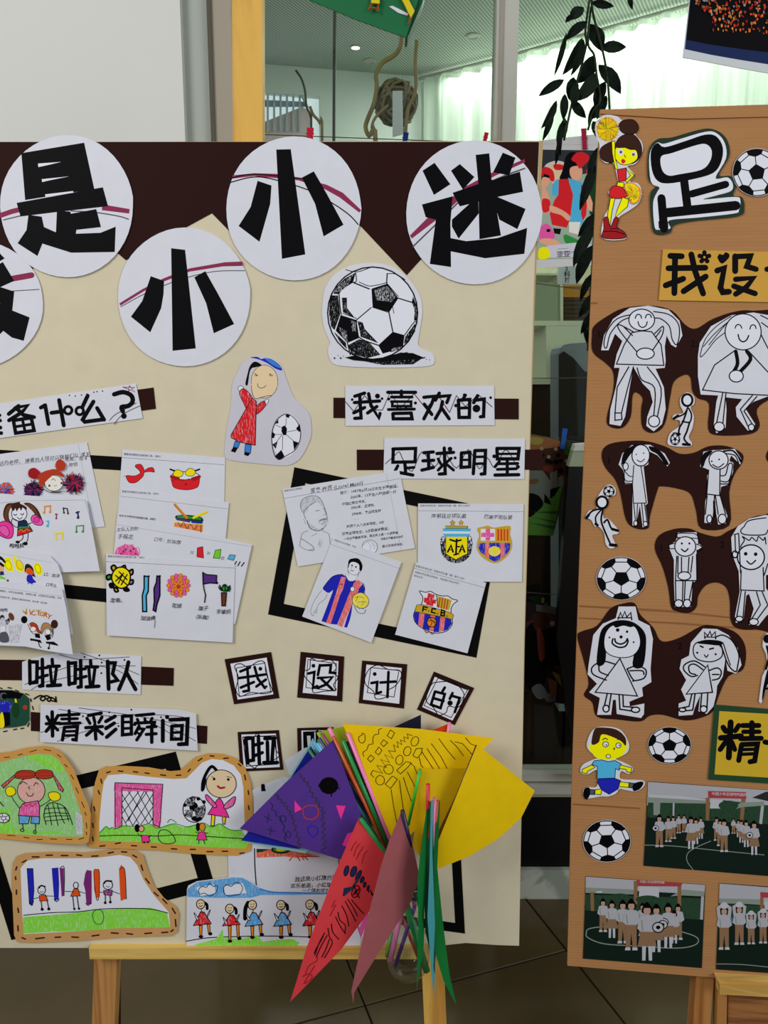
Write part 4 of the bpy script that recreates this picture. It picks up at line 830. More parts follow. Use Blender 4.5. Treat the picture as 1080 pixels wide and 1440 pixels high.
AFA = '''
@ blue_crest; E ~k 495 440 118 110; E w 497 420 90 95; D k 6 385 370 383 410 388 450 610 370 612 410 606 450 410 500 580 500 440 530 550 530 490 540
''' + '\n'.join('O k 3 %.0f %.0f 13 22 %d' % (496 + 108 * math.cos(a), 400 + 118 * math.sin(a), math.degrees(a)) for a in (-.3, 0, .3, .6, .9, 1.2, 1.5, 1.9, 2.2, 2.5, 2.8, 3.1, 3.4)) + '''
F y 415 350 580 350 580 480 540 500 490 525 450 500 415 480; X k 4 415 345 580 345 580 480 540 498 492 525 445 500 415 480; F Y 415 268 580 270 580 286 415 286; F c 393 286 605 288 600 310 395 308; F c 395 328 600 328 585 350 410 350; F w 393 308 603 310 600 326 395 325; L k 3 412 268 582 270 582 286 412 286
L k 11 430 465 455 415 470 465; L k 6 438 448 468 448; L k 11 498 370 492 485; L k 11 448 372 490 385 530 375; L k 9 498 425 520 425; L k 11 520 465 540 415 558 465; L k 6 528 448 552 448; L k 10 478 487 512 478
@ stars; F Y 467 220 474 236 488 238 476 248 480 264 467 254 453 264 458 248 446 238 460 236; F Y 531 220 538 236 551 238 540 248 544 262 531 253 518 262 522 248 511 238 525 236; X k 2 467 220 474 236 488 238 476 248 480 264 467 254 453 264 458 248 446 238 460 236; X a 2 531 220 538 236 551 238 540 248 544 262 531 253 518 262 522 248 511 238 525 236
@ red_blue_crest; C Y 655 290 700 275 735 268 780 285 850 272 905 272 900 330 918 400 905 460 860 515 785 550 700 510 655 450 655 390 670 340
F w 680 290 790 290 790 380 680 380; F +p 718 288 752 288 752 378 718 378; F +p 684 320 784 320 784 352 684 352; F o 795 290 895 290 895 380 795 380; F a 808 292 818 292 818 380 808 380; F a 832 292 842 292 842 380 832 380; F a 856 292 864 292 864 380 856 380; F a 880 292 888 292 888 380 880 380
F +B 665 398 712 396 712 490 680 470 662 430; F +L 712 396 745 396 745 515 712 500; F +B 745 396 830 396 830 520 790 540 745 520; F +L 830 396 862 396 862 505 830 515; F +B 862 396 905 398 900 450 862 500; E +y 785 460 46 38; Z Y 7 660 290 700 278 735 270 780 285 850 275 902 275 898 330 915 400 900 460 855 512 785 545 705 508 660 450 658 395 675 340'''
sheet('drawing_sheet', 'paper sheet with two coloured football crests side by side', 'drawing', PB, .0026, zp(Y1, '205 97 1005 100 993 692 203 690'), frame=Y1, art='''
@ printed_line; L G 2 208 152 1003 160; T G 17 0 220 115 我喜欢的球队是？我喜欢的队徽（徽）是什么样的？
@ handwriting; T G 38 0 305 195 阿根廷足球队徽; T G 36 2 705 200 巴塞罗那队徽''' + AFA)
sheet('drawing_sheet', 'paper sheet with one crest lettered F.C.B.', 'drawing', PB, .0042, zp(Y1, '190 545 722 700 580 1235 30 1093'), frame=Y1, art='''
@ printed_line; L G 2 175 590 715 738; T G 18 15 185 572 我喜欢的球队是？我喜欢的队徽（徽）是什么样？; T G 18 15 180 618 我喜欢的足球队的标志，你知道它的名字吗？; T G 18 15 172 645 球队名字
@ crest; B w k 5 215 762 260 772 300 765 345 790 395 800 430 800 465 822 505 835 475 860 455 900 460 960 465 1010 430 1060 370 1080 300 1075 230 1040 185 1000 170 950 185 910 230 860 240 810
F +r 280 775 330 790 318 880 265 865; F +r 250 810 345 830 340 860 250 850; F Y 355 800 460 830 440 910 345 885; F a 368 810 376 812 364 890 356 888; F a 388 812 396 815 384 896 376 894; F a 408 818 416 820 404 900 396 898; F a 428 824 436 826 424 904 416 902; L k 5 345 790 355 880
F B 180 920 240 930 220 1035 185 1000 172 950; F +L 215 925 258 932 240 1040 205 1020; F B 255 935 300 940 290 1065 240 1045; F +L 300 940 340 948 330 1070 290 1065; F B 335 948 380 958 365 1075 320 1072; F +L 375 960 415 965 400 1065 362 1075; F B 412 965 455 975 462 1010 430 1055 398 1068
F Y 195 868 240 865 450 925 475 945 465 980 420 965 190 920 180 910; X k 3 195 868 240 865 450 925 475 945 465 980 420 965 190 920 180 910; L k 9 240 915 245 880 275 888; L k 7 243 898 268 904; D k 5 284 914; L k 9 338 900 312 896 306 922 334 930; D k 5 352 934; L k 9 378 945 384 905 408 914 404 928 380 926; L k 9 404 930 404 950 376 946; D k 5 426 952
V o k 5 308 1000 36 36; S k 4 280 990 310 985 340 1005; S k 4 300 968 310 1000 295 1035; S k 4 320 985 335 1020; L Y 5 250 1060 270 1080 290 1070 310 1090 330 1078; S k 4 258 1066 272 1080 290 1070 312 1090 332 1076''')
# left stack
ZE, ZC, ZD = (0, 520, 3), (0, 610, 7.2), (0, 750, 8.47)
def hair(cx, cy, r, n, cols, seed, w=5):
    rn = random.Random(seed); return '\n'.join('S %s %s %.0f %.0f %.0f %.0f' % (rn.choice(cols), w, cx + r * k1 * math.cos(a), cy + r * k1 * math.sin(a), cx + r * k2 * math.cos(a + .3), cy + r * k2 * math.sin(a + .3)) for a, k1, k2 in ((rn.uniform(0, 6.28), rn.uniform(.0, .6), rn.uniform(.7, 1.1)) for _ in range(n)))
sheet('drawing_sheet', 'paper sheet with a red haired girl between woollen pompoms, hindmost of the left stack', 'drawing', PB, .0015, zp(ZC, '-400 260 0 205 880 85 1060 938 960 950 -400 1050'), frame=ZC, art='''
@ printed_line; L g 2 0 330 560 270; L g 2 790 100 900 700 960 950
@ handwriting; T G 50 -6 -60 312 为远的老师， 接着的人很可以跳我们队 洋王; T G 48 -4 655 262 笔笑、远不; T G 46 -4 695 318 称他
@ pompom; E +S 60 580 80 90; E +B 40 590 75 40
''' + hair(60, 580, 85, 60, 'Oanb', 1) + '\n@ pompom\nE k 335 570 90 75\n' + hair(335, 570, 100, 90, 'nkmun', 2) + '\n@ pompom\nE n 750 500 90 85\n' + hair(750, 500, 108, 110, 'nkmuur', 3) + '''
@ girl; V x k 4 545 500 92 80; C a 395 520 400 440 430 390 500 365 570 360 640 410 640 440 560 410 500 450 450 500 420 540; C R 285 400 300 360 350 345 400 385 420 440 350 455 300 440; C a 560 320 580 270 620 260 665 310 650 360 600 375 570 350; C a 380 430 430 390 470 400 420 480; C a 560 370 600 340 620 370
S k 4 520 470 540 455 560 475; S k 3 545 520 560 530 575 520; D R 12 500 525 622 500; S k 3 615 460 630 470; S k 4 440 560 500 590 570 592 660 580; L k 8 520 592 610 592''')
sheet('drawing_sheet', 'paper sheet with a dancing girl with pink pompoms and coloured music notes', 'drawing', PB, .0032, zp(ZC, '-400 600 0 604 855 665 880 690 1010 1390 420 1410 -400 1380'), frame=ZC, lift=(0, 690, 0.00002, .00003), art='''
@ printed_line; L G 2 0 700 280 678 860 670 990 1150
@ girl; C h 40 860 35 780 70 710 140 700 200 690 190 730 120 740 90 800 95 870 130 920 100 930; C T 50 860 48 790 80 730 120 720 85 790 80 860 110 915; C h 240 705 300 700 360 740 400 800 435 900 380 880 350 810 290 745; C T 260 712 310 715 365 765 400 860 370 820 300 745
V w k 6 195 810 78 75; C h 120 770 120 720 190 705 265 740 265 770 230 745 215 780 195 750 170 785 155 755 140 780; S k 7 140 815 155 825 170 815; S k 7 210 810 228 822 240 805; S k 6 175 845 200 865 225 845
B P m 8 0 900 50 885 110 910 135 960 125 1040 80 1060 20 1040 -30 1000 -30 930; B p m 6 0 940 50 930 80 960 95 1010 70 1040 30 1020 0 990; B p m 7 315 850 350 820 400 850 435 890 420 925 360 920 325 890; V P m 5 370 870 30 28
F n 185 885 260 875 290 945 180 950; F E 182 942 300 938 303 955 180 962; F T 182 960 305 950 330 985 260 1000 178 1005; F r 180 985 330 975 332 990 178 1030; S o 6 190 990 215 970 240 990 270 965 300 980; X k 6 185 885 260 875 330 985 260 1010 176 1035
S k 6 185 885 130 860 115 900 150 940 180 945; S k 6 275 920 320 900; S k 6 230 1010 230 1060 195 1090; S k 6 285 1010 280 1070 265 1100; E k 178 1096 22 14; E k 256 1112 24 18
@ notes; L o 9 452 740 452 800; L o 9 508 732 512 795; L o 12 450 738 512 730; D o 12 446 798 506 792; L u 9 560 815 580 815; L u 9 570 812 572 860; D u 9 568 858; L h 9 640 750 648 800; L h 9 640 752 680 758 690 806; D h 10 648 800 688 806; L n 12 770 800 800 790; L n 12 784 790 795 850; D n 14 790 848; L c 9 490 885 488 935; L c 8 468 885 495 882; D c 14 480 932; L E 8 772 935 775 990; L E 8 772 935 845 928 843 985; D E 12 774 992 838 990; L y 12 560 1005 570 1068; L y 12 560 1008 630 1000 630 1065; D y 10 572 1068 628 1064
@ handwriting; T k 50 -2 95 1140 啦啦队''')
sheet('drawing_sheet', 'curled paper sheet with an orange haired girl and yellow pompoms', 'drawing', PB, .0085, zp(ZD, '-300 130 0 150 590 262 690 370 740 520 870 1200 800 1220 -300 1180'), frame=ZD, lift=(0, 770, .00004, .00004), art='''
@ printed_line; L g 2 0 240 620 350
@ pompom; B y q 6 55 310 110 290 140 360 155 450 90 440 50 380; V q k 3 100 380 35 55 -20
@ pompom; B y q 6 165 290 190 270 200 330 280 400 275 460 200 430 175 350; V y k 3 235 375 35 60 -25
@ pompom; V y q 6 455 425 45 75 -20; V q k 3 450 420 30 55 -20
@ girl; C j 295 470 300 380 340 365 390 410 410 490 425 520 380 500 360 420 320 420; C O 310 440 350 410 395 450 400 485 350 490 315 475; C B 325 500 375 495 395 540 430 580 400 590 370 600 320 570; C n 330 590 345 600 335 620; C n 370 605 390 605 380 620; @ girl; C k 0 270 40 300 70 345 50 350 20 320 0 310; C S 0 380 40 390 45 430 10 450 -20 440; F n 0 455 40 450 50 495 0 500; F e 0 500 60 530 70 550 0 540; D T 14 92 562; C k 0 340 50 380 40 400 0 375
@ handwriting; T G 48 6 520 490 口：加油; T G 44 6 545 612 口号么''')
sheet('drawing_sheet', 'front curled paper sheet with cheering girls under the word VICTORY', 'drawing', PB, .0135, zp(ZD, '-300 560 0 588 300 600 735 655 790 900 868 1445 560 1400 300 1348 0 1335 -300 1335'), frame=ZD, lift=(0, 770, .00004, .00004), art='''
@ printed_text; L G 2 0 645 450 712; L G 2 465 722 760 750; T k 25 7 0 685 需要以，为班队加油助威， 学校的土操、以后我们队会很强， 队员; T k 25 8 -10 755 以加油口号，选择自己喜欢的动作，和大家一起来跳
@ lettering; '''  + '\n'.join(f'T Y {s_} {r_} {x} {y} {c}' for c, x, y, r_, s_ in (('V', 282, 955, -28, 105), ('I', 348, 945, -14, 105), ('C', 365, 955, -8, 100), ('T', 430, 950, 0, 105), ('O', 468, 960, 6, 85), ('R', 518, 965, 14, 95), ('Y', 560, 985, 22, 95))) + '\n' + '\n'.join(f'T a {s_} {r_} {x} {y} {c}' for c, x, y, r_, s_ in (('V', 286, 958, -28, 70), ('I', 351, 950, -14, 70), ('C', 372, 958, -8, 70), ('T', 436, 955, 0, 70), ('O', 472, 962, 6, 60), ('R', 522, 968, 14, 70), ('Y', 566, 988, 22, 70))) + '''
@ girls; E k 288 1028 38 44; E h 648 1082 42 52; E T 135 992 30 50 -25; F ~k 90 1090 40 1050 115 1000 130 1025; E ~K 25 1010 30 40; F G 0 1000 50 990 50 1010 0 1015; C ~g 0 1030 60 1020 70 1180 0 1180; C G 0 1190 80 1180 105 1290 0 1290; F w 5 1110 60 1100 60 1170 5 1175; F ~g 100 1100 260 1080 220 1300 120 1300
B a k 4 352 1080 390 1060 440 1090 460 1140 490 1190 450 1180 420 1140 380 1120; V x k 4 395 1140 35 30; F k 415 1190 470 1195 480 1250 420 1240; S G 5 330 1080 370 1170 420 1210; F k 480 1270 500 1310 440 1290 360 1270 360 1250; S k 8 460 1300 470 1340 490 1360; E k 378 1268 20 12
B i k 4 495 1200 490 1120 520 1070 570 1070 610 1110 620 1180 580 1130 530 1140; V x k 4 570 1175 35 32; F k 530 1215 600 1205 605 1260 560 1275; S G 5 640 1130 620 1200 590 1230; F k 545 1290 640 1290 690 1325 690 1340 550 1310; S k 8 590 1315 582 1370; E k 580 1368 14 14; S G 6 620 1130 635 1180 620 1240
T G 45 -4 0 920 啦啦''')
# orange bordered drawings
M_or = mat('orange_paper', 'd0984a', 'paper', .7); M_or2 = mat('tan_paper', 'c9985f', 'paper', .7)
def dashes(s):
    out = []
    for q in s.split(','):
        out.append('L h 7 ' + q)
    return '\n'.join(out)
Y4, Y5, Y6, Y7 = (0, 1030, 7.714), (120, 1050, 4.5), (0, 1180, 4.154), (250, 1170, 3.724)
gp = '0 325 150 285 300 250 430 232 560 240 640 300 740 460 800 640 870 850 905 1000 900 1130 600 1130 300 1112 0 1092 -200 1090 -200 340'
sheet('bordered_drawing', 'orange bordered drawing of a smiling girl with yellow pompoms on green', 'drawing', PB, .005, zp(Y4, '-250 230 0 222 120 210 300 165 480 148 580 160 680 230 800 400 870 580 960 790 985 880 975 1100 960 1190 880 1215 600 1205 300 1180 0 1150 -250 1150'), frame=Y4, m=M_or, body='orange_border', lift=(0, 1100, .00005, 0), art='''
@ inner_paper; F +g ''' + gp + '''; C +e -200 900 0 1000 300 1060 600 1080 860 1060 600 1100 300 1095 0 1085; F +e -150 880 100 820 160 1080 0 1088 -150 1088; C +e 300 260 560 260 700 420 560 400; F ~g 820 860 890 900 895 1100 830 1110
@ stitching
''' + dashes('45 272 105 268,195 246 245 234,325 213 398 190,478 184 552 200,620 238 660 268,698 345 732 375,768 460 800 508,822 600 852 658,885 755 915 815,920 865 935 900,935 980 942 1040,938 1080 938 1110,855 1160 910 1142,720 1160 780 1160,545 1155 615 1158,400 1162 460 1160,258 1138 312 1144,80 1116 162 1120') + '''
@ girl; V +s k 7 338 630 150 145; B a k 6 155 470 190 425 270 410 360 420 382 450 360 490 270 505 170 495; B a k 6 382 450 410 415 480 405 550 415 575 450 560 490 480 505 400 490; P +R k 6 150 465 15 575 40 605 165 480; P +R k 6 575 445 690 620 680 645 640 620 580 480
S R 5 170 445 270 430 370 450; S R 5 170 470 270 480 370 465; S R 5 400 450 480 430 560 445; S R 5 400 470 480 470 560 465; S k 7 220 560 250 535 292 560; S k 7 368 575 390 545 415 562; S k 6 325 585 305 600 330 615; S k 7 288 655 310 690 350 685 362 660
P +p k 7 250 770 410 740 430 800 425 915 200 900 215 820; S R 6 250 775 285 800 320 775 350 805 395 760; P +c k 7 205 900 325 910 305 990 210 990; P +c k 7 345 910 430 915 425 992 335 985
S k 6 210 820 150 740 125 695; S k 6 430 805 500 765 550 725; B y k 6 60 625 90 590 130 590 165 620 165 665 120 690 75 680; B y k 6 528 660 580 645 630 655 655 690 640 730 580 745 535 710
S k 7 245 995 250 1050; O k 7 240 1060 18 16; S k 7 385 995 385 1060; O k 7 378 1080 14 18
@ goal_net; S k 7 500 1000 475 900 500 800 560 762 640 775 710 820 760 920 785 1000; S k 6 520 790 560 1005; S k 6 570 765 600 880 630 1010; S k 6 620 770 650 880 700 990; S k 6 690 800 720 880 745 960; S k 6 490 830 580 820 710 820; S k 6 478 880 600 870 740 880; S k 6 480 920 600 905 750 905; S k 6 490 960 620 950 755 935
@ ball; V w k 7 35 928 68 52; V w k 6 38 930 25 20; L k 6 -20 900 20 918; L k 6 60 915 95 900; L k 6 60 940 98 960; L k 6 38 950 30 980; L k 6 30 910 20 880; L k 7 0 755 35 798''')
sheet('bordered_drawing', 'orange bordered drawing of a pink goal, a ball and a pink dressed girl', 'drawing', PB, .0035, zp(Y5, '85 150 130 125 250 122 400 130 540 155 600 150 650 110 700 65 780 42 870 45 950 70 1010 130 1045 220 1060 330 1060 460 1050 660 960 690 700 680 450 655 200 645 20 640 20 560 45 350 60 230'), frame=Y5, m=M_or, body='orange_border', art='''
@ inner_paper; F w 90 590 88 480 105 300 118 220 145 180 250 172 400 190 560 205 640 200 690 150 740 100 800 78 870 85 940 120 985 180 1000 260 1005 400 1008 480 1040 600 1010 645 700 630 400 605 200 600
F +e 90 565 90 540 130 510 160 515 200 518 250 500 300 512 380 490 470 512 560 490 620 510 700 490 780 500 860 490 920 525 990 530 1010 560 1040 600 1010 645 700 630 400 605 200 600 90 595
@ stitching
''' + dashes('135 165 158 158,208 154 238 156,305 158 332 162,378 166 404 170,476 178 508 182,575 182 604 180,650 158 664 142,714 90 738 74,790 58 814 60,876 74 904 72,968 108 984 122,1008 180 1014 210,1030 278 1034 302,1032 375 1036 398,98 205 104 230,82 278 90 300,54 380 60 405,46 485 50 512,46 572 50 596,92 630 124 626,190 614 222 608,292 626 324 628,418 634 448 636,545 646 578 648,664 650 696 650,770 664 808 664,866 662 900 662,978 676 1004 672') + '''
@ goal; F w 230 260 430 270 428 490 232 500
''' + '\n'.join('L k 4 %d %d %d %d' % q for q in ((232, 300, 340, 490), (232, 370, 300, 500), (260, 262, 400, 490), (320, 268, 428, 470), (370, 268, 428, 370), (232, 440, 262, 500), (428, 300, 300, 500), (428, 380, 350, 495), (400, 270, 255, 480), (350, 268, 235, 420), (300, 265, 235, 350), (428, 450, 400, 490), (380, 268, 270, 470))) + '''
F +p 185 230 490 238 486 285 180 280; F +p 185 235 230 240 232 505 182 510; F +p 430 275 488 240 478 480 465 510 425 500; X k 4 188 228 490 238 470 510 428 490 428 275 232 260 232 500 190 520
@ grass_line; S k 4 90 565 250 560 450 565 600 558 800 570 1000 582; S E 4 92 545 130 505 150 520 170 510 190 520 240 500; S E 4 240 500 330 505 400 488 460 515 560 488 650 508 740 482 800 508 850 488 900 520 950 530 1000 525; S E 4 520 480 540 460 575 480; Z D 4 460 570 475 530 520 530 560 570 565 605 520 615 480 605
@ ball; E w 688 398 72 80; O k 5 688 398 70 80; E k 685 380 28 30; E k 705 455 35 18; D k 12 630 370 750 350 640 430 745 400 680 325 715 330; F ~k 640 330 700 320 690 370 640 380; F ~k 690 390 750 370 750 440 700 450; F ~k 630 400 680 400 680 450 640 445
@ girl; S k 15 740 275 745 220 770 160 800 125 830 150; V s k 4 860 235 95 88; C k 735 250 750 200 765 200 752 275; D k 9 815 205 905 208; S R 10 838 250 855 262 880 258; L k 3 800 190 820 200; L k 3 895 190 925 195; 
P P k 4 850 325 865 345 908 448 775 428 835 335; B +p k 4 760 310 775 308 830 370 815 385 770 340; B +p k 4 950 325 935 320 880 370 885 395 935 370; F y 800 430 820 435 815 500 795 500; F y 870 440 890 445 880 490 870 490; X k 4 800 430 820 435 815 500 795 500; X k 4 868 445 888 445 882 490 870 490
@ small_girl; E k 328 515 16 26; V S k 3 355 520 16 18; P P k 3 355 560 400 562 408 600 360 605; L k 3 355 570 330 550; L k 3 405 572 415 560; D k 6 372 606 395 605
@ small_girl; E k 712 508 12 28; V o k 3 740 508 18 25; P P k 3 720 540 755 540 768 590 705 590; L k 3 718 550 698 540; L k 3 755 550 775 545; L k 3 720 590 716 612; L k 3 750 590 754 615''')
F_st = '''
@ inner_paper; F w 120 170 160 125 250 112 400 112 560 110 700 92 760 105 800 150 840 240 900 330 985 425 995 515 700 520 500 535 140 555 130 440
F +e 135 455 400 435 560 415 700 408 880 400 975 430 995 515 700 520 500 535 300 542 135 552
@ stitching
''' + dashes('130 136 154 124,188 104 228 104,270 94 306 94,358 96 396 96,448 92 478 96,536 100 572 98,632 82 662 76,710 74 740 76,776 94 798 106,824 152 834 182,850 230 872 258,900 312 924 332,950 350 974 376,1006 404 1024 434,1024 470 1028 510,998 540 1012 530,945 546 980 544,846 552 886 548,740 552 774 556,650 548 690 550,538 566 578 560,420 572 458 574,322 574 354 572,208 582 258 576,128 576 148 584,104 506 106 536,104 404 108 428,96 298 96 322,90 220 92 236,92 180 98 162') + '''
@ grass_line; S k 4 138 445 300 430 450 425 600 408 800 405 900 412 980 432; Z E 4 540 440 560 415 595 420 605 460 590 495 555 490
@ coloured_post; F B 158 170 190 172 198 300 192 380 172 382 168 300; X k 3 158 172 192 172 198 300 190 385 172 380; S k 4 170 360 185 388 195 360
@ coloured_post; F B 302 170 340 166 345 260 342 350 318 362 312 300; S k 4 316 350 330 365 345 350
@ coloured_post; F m 348 170 372 170 375 330 360 335 355 260; S k 3 348 172 375 168 374 330
@ coloured_post; F m 498 200 508 180 535 185 535 380 505 385 498 300 488 260; S k 3 500 375 515 388 530 372
@ coloured_post; F O 548 180 580 180 582 335 565 345 550 300; Z k 3 548 195 565 178 580 195 578 335 562 345
@ coloured_post; F O 695 175 708 150 730 175 735 350 705 360 700 280; S k 3 700 175 728 178 738 350

@ child; V w k 4 243 297 22 25; D k 2 236 292 250 290; S k 3 235 306 243 310 252 304; S k 7 228 285 240 272 262 278; P O k 3 230 330 265 325 280 360 232 362; L k 3 230 340 190 350; L k 3 265 332 318 333; L k 4 240 362 245 408; L k 4 275 360 285 405; D k 9 246 410 285 408
@ child; V w k 4 443 270 14 18; P O k 3 432 290 455 290 468 332 412 334; L k 3 380 305 432 308; L k 3 458 305 495 316; L k 4 425 335 432 405; L k 4 450 335 460 405; D k 7 434 408 461 406
@ child; V w k 4 630 268 27 26; S k 8 608 258 620 245 650 246; D k 2 622 262 640 262; S k 3 620 275 632 280 640 275; P +m k 3 605 300 655 298 652 330 608 325; L k 3 580 310 605 312; L k 3 655 305 700 320; L k 4 615 328 615 372; L k 4 642 330 645 365; D k 8 614 372 644 368'''
sheet('bordered_drawing', 'tan bordered drawing of three stick children between coloured posts', 'drawing', PB, .003, zp(Y6, '75 140 100 100 150 82 300 75 500 78 640 62 720 58 790 65 835 90 860 170 900 270 960 345 1030 395 1045 440 1035 540 1000 565 700 575 450 595 200 606 100 602 82 560 75 400 68 250'), frame=Y6, m=M_or2, body='orange_border', art=F_st)
def girl7(x, y, dress, hairside, hx=0):
    o = ''
    if hairside == 'r': o += f'S k 12 {x+18} {y-8} {x+32} {y+2} {x+34} {y+24}\n'
    else: o += f'S k 16 {x-22} {y-12} {x-36} {y+20} {x-38} {y+72}\n'
    return o + f'V s k 4 {x} {y} 22 24\nS k 3 {x-8} {y+8} {x} {y+12} {x+8} {y+7}\nL k 3 {x-9} {y-4} {x-4} {y-4}\nL k 3 {x+5} {y-5} {x+10} {y-5}\nL k 3 {x+3} {y+24} {x+6} {y+50}\n'
BODY = ''
for x, y, d, hs in ((120, 378, '+r', 'r'), (272, 402, '+r', 'r'), (390, 382, '+c', 'l'), (540, 382, '+c', 'r'), (692, 380, '+r', 'r')):
    k = .8 if x == 272 else 1
    BODY += '@ girl\n' + girl7(x, y, d, hs) + f'P {d} k 4 {x} {y+40*k:.0f} {x+18} {y+42*k:.0f} {x+55} {y+102*k:.0f} {x-38} {y+112*k:.0f}\nB w k 3 {x-35} {y+45} {x-22} {y+60} {x-10} {y+80} {x-22} {y+78}\nB w k 3 {x+50} {y+30} {x+42} {y+55} {x+30} {y+72} {x+40} {y+45}\n'
    BODY += f'P o k 3 {x-8} {y+112*k:.0f} {x+8} {y+112*k:.0f} {x+6} {y+165} {x-4} {y+165}\nP o k 3 {x+34} {y+106*k:.0f} {x+48} {y+104*k:.0f} {x+50} {y+150} {x+40} {y+150}\nE k {x+1} {y+170} 12 8\nE k {x+50} {y+155} 11 9\n'
sheet('drawing_sheet', 'paper strip drawing of five girls in red and blue dresses under clouds', 'drawing', PB, .0042, zp(Y7, '48 300 55 280 100 258 200 245 290 235 340 238 390 262 430 295 500 310 800 318 880 330 960 560 955 600 45 605'), frame=Y7, art='''
@ sky; F +c 50 300 100 262 200 250 290 238 340 240 390 268 430 298 500 312 800 320 800 326 600 330 440 330 380 345 200 345 50 340; F w 95 290 190 275 200 320 120 335; F w 240 285 340 268 360 320 250 330
Z k 3 110 300 130 285 150 290 165 268 185 285 205 280 205 305 190 325 165 335 140 320 115 325; Z k 3 240 295 255 275 280 285 300 265 325 270 340 295 325 325 300 330 270 335 245 325; S b 6 430 298 500 315 620 318 790 322
@ ground; S k 4 45 572 150 555 300 548 500 545 750 552 850 560; F +e 80 600 90 590 200 560 235 510 240 555 330 560 420 540 440 575 520 565 600 560 640 580 620 600 300 598
''' + BODY)
sheet('drawing_sheet', 'white paper sheet with a red and green flag drawing behind the girls strip', 'drawing', PB, .0022, [(320, 1168), (340, 1120), (365, 1105), (400, 1092), (475, 1120), (476, 1262), (322, 1262)], frame=Y7, art='''
@ flag; F +S 412 95 500 88 600 90 740 128 620 135 560 128 412 135; V E k 6 540 92 46 18; E y 540 92 26 9; F D 412 88 480 90 440 105 412 108; S r 5 600 130 585 150; S r 5 625 128 640 150; S r 5 650 128 660 145; S r 5 660 126 680 145; S k 5 402 88 404 180 412 290; S a 4 640 130 740 128
@ handwriting; T k 28 -3 612 250 我这是小红旗的彩色图，开心地; T k 27 -2 590 285 欢乐笔画，小红旗也不一样; T k 24 0 650 308 一个球的球也能踢''')
sheet('drawing_sheet', 'white paper piece with a pink stroke and black net lines behind the red pennant', 'drawing', PB, .003, zp(Y7, '780 370 830 360 1020 400 1015 605 965 612 800 600'), frame=Y7, art='''
@ net; X k 4 900 520 1000 430 930 590 880 560; L k 3 920 505 930 585; L k 3 945 480 950 560; L k 3 890 540 960 520; L k 3 900 570 950 550; L k 4 780 400 790 370; L k 4 790 570 920 610
@ pink_stroke; C p 940 580 935 540 960 480 990 430 1002 435 985 490 960 550''')
sheet('paper_scrap', 'folded white paper scrap with a black dash left of the purple pennant', 'paper', PB, .0035, zp((330, 1000, 4.696), '145 600 150 540 200 500 290 450 345 480 345 700 150 700'), frame=(330, 1000, 4.696), art='F k 174 484 195 480 206 528 176 530')
sheet('paper_scrap', 'plain white paper corner beside the half hidden character card', 'paper', PB, .003, zp((330, 1000, 4.696), '328 325 470 240 520 260 520 460 360 420'))

# ================================================================== right cardboard display
M_card = mat('cardboard', 'ab7a4c', 'card', .85); M_cardd = mat('cardboard_crease', '8a5c34', 'card', .9)
t = Thing('cardboard_board', 'brown corrugated cardboard display with child drawings', 'board')
cb = [(844, 154), (1080, 147), (1200, 143), (1200, 1390), (1080, 1381), (798, 1358), (805, 1080), (815.5, 780), (831, 425)]
t.part('sheet', slab(PR, 0, .006, cb, M_card)); t.part('top_flap', slab(PR, .0022, .002, [(844.5, 154.3), (950, 151.5), (1080, 147.3), (1200, 143), (1200, 160), (1080, 164), (960, 167), (844, 160)], M_card))
for i, q in enumerate(('830 425 840 425 840 427 830 427', '815 851 940 858 1080 873 1080 875 940 860.5 815 853.5', '814 868 960 876 1080 885 1080 887 960 878 814 870', '806 1130 900 1136 900 1138 806 1132')):
    a = list(map(float, q.split())); t.part('crease', slab(PR, .0006, .0006, list(zip(a[::2], a[1::2])), M_cardd))  # crease shading put in as thin darker strips
J, K, L_, Mf = (800, 140, 3.857), (800, 420, 3.857), (800, 740, 3.789), (780, 1080, 3.6)
def cut(lab, pts, fr, art=None, h=.0022, m=None, name='figure_cutout', cat='cutout', body='paper', smooth=False, th=.0004, draw='drawing'):
    return sheet(name, lab, cat, PR, h, zp(fr, pts, smooth), art, fr, m=m, body=body, th=th, draw=draw)
M_dg = mat('dark_green_paper', '1e3326', 'paper', .7); M_gold = mat('gold_paper', 'cc9a3c', 'paper', .7)
cut('large black outlined character with dark green edge on the cardboard', '432 280 480 215 560 205 700 165 780 160 850 205 872 300 815 408 880 415 905 470 892 520 940 530 952 590 920 632 700 655 575 680 550 722 490 732 452 700 440 520 470 470 430 430', J, '''
@ white_outline; C w 437 300 475 235 515 240 600 215 740 175 800 182 845 235 852 320 795 425 860 422 888 455 880 495 800 520 730 542 900 528 930 545 922 600 895 618 700 640 545 655 552 695 530 703 490 706 465 690 457 560 480 500 490 475 445 445
@ character; C k 445 280 480 235 520 258 640 222 740 190 800 200 835 260 825 340 780 400 660 435 540 455 480 440 450 380; C w 500 310 560 290 700 245 750 245 775 280 765 335 720 380 600 405 540 412 505 380
L k 36 625 440 645 600; L k 32 665 512 850 460; L k 41 520 615 905 575; L k 36 502 535 516 700; F k 485 660 535 655 540 690 488 700''', m=M_dg, name='title_character', cat='sign', body='green_backing', smooth=True)
def soc(lab, cx, cy, rx, ry, fr, rot):
    pts = [c for p in ellpts(cx, cy, rx + 3, ry + 3) for c in p]
    cut(lab, pts, fr, '@ panels\n' + ball(cx, cy, rx, ry, rot, 4), name='ball_cutout')
soc('football cut-out right of the large outlined character', 1020, 395, 130, 128, J, 180 + 6); soc('football cut-out above the crowned girls', 279, 278, 130, 113, L_, 0)
soc('football cut-out right of the running boy', 536, 1168, 113, 96, L_, 180); soc('football cut-out left of the large group photo', 264, 370, 119, 104, Mf, 3)
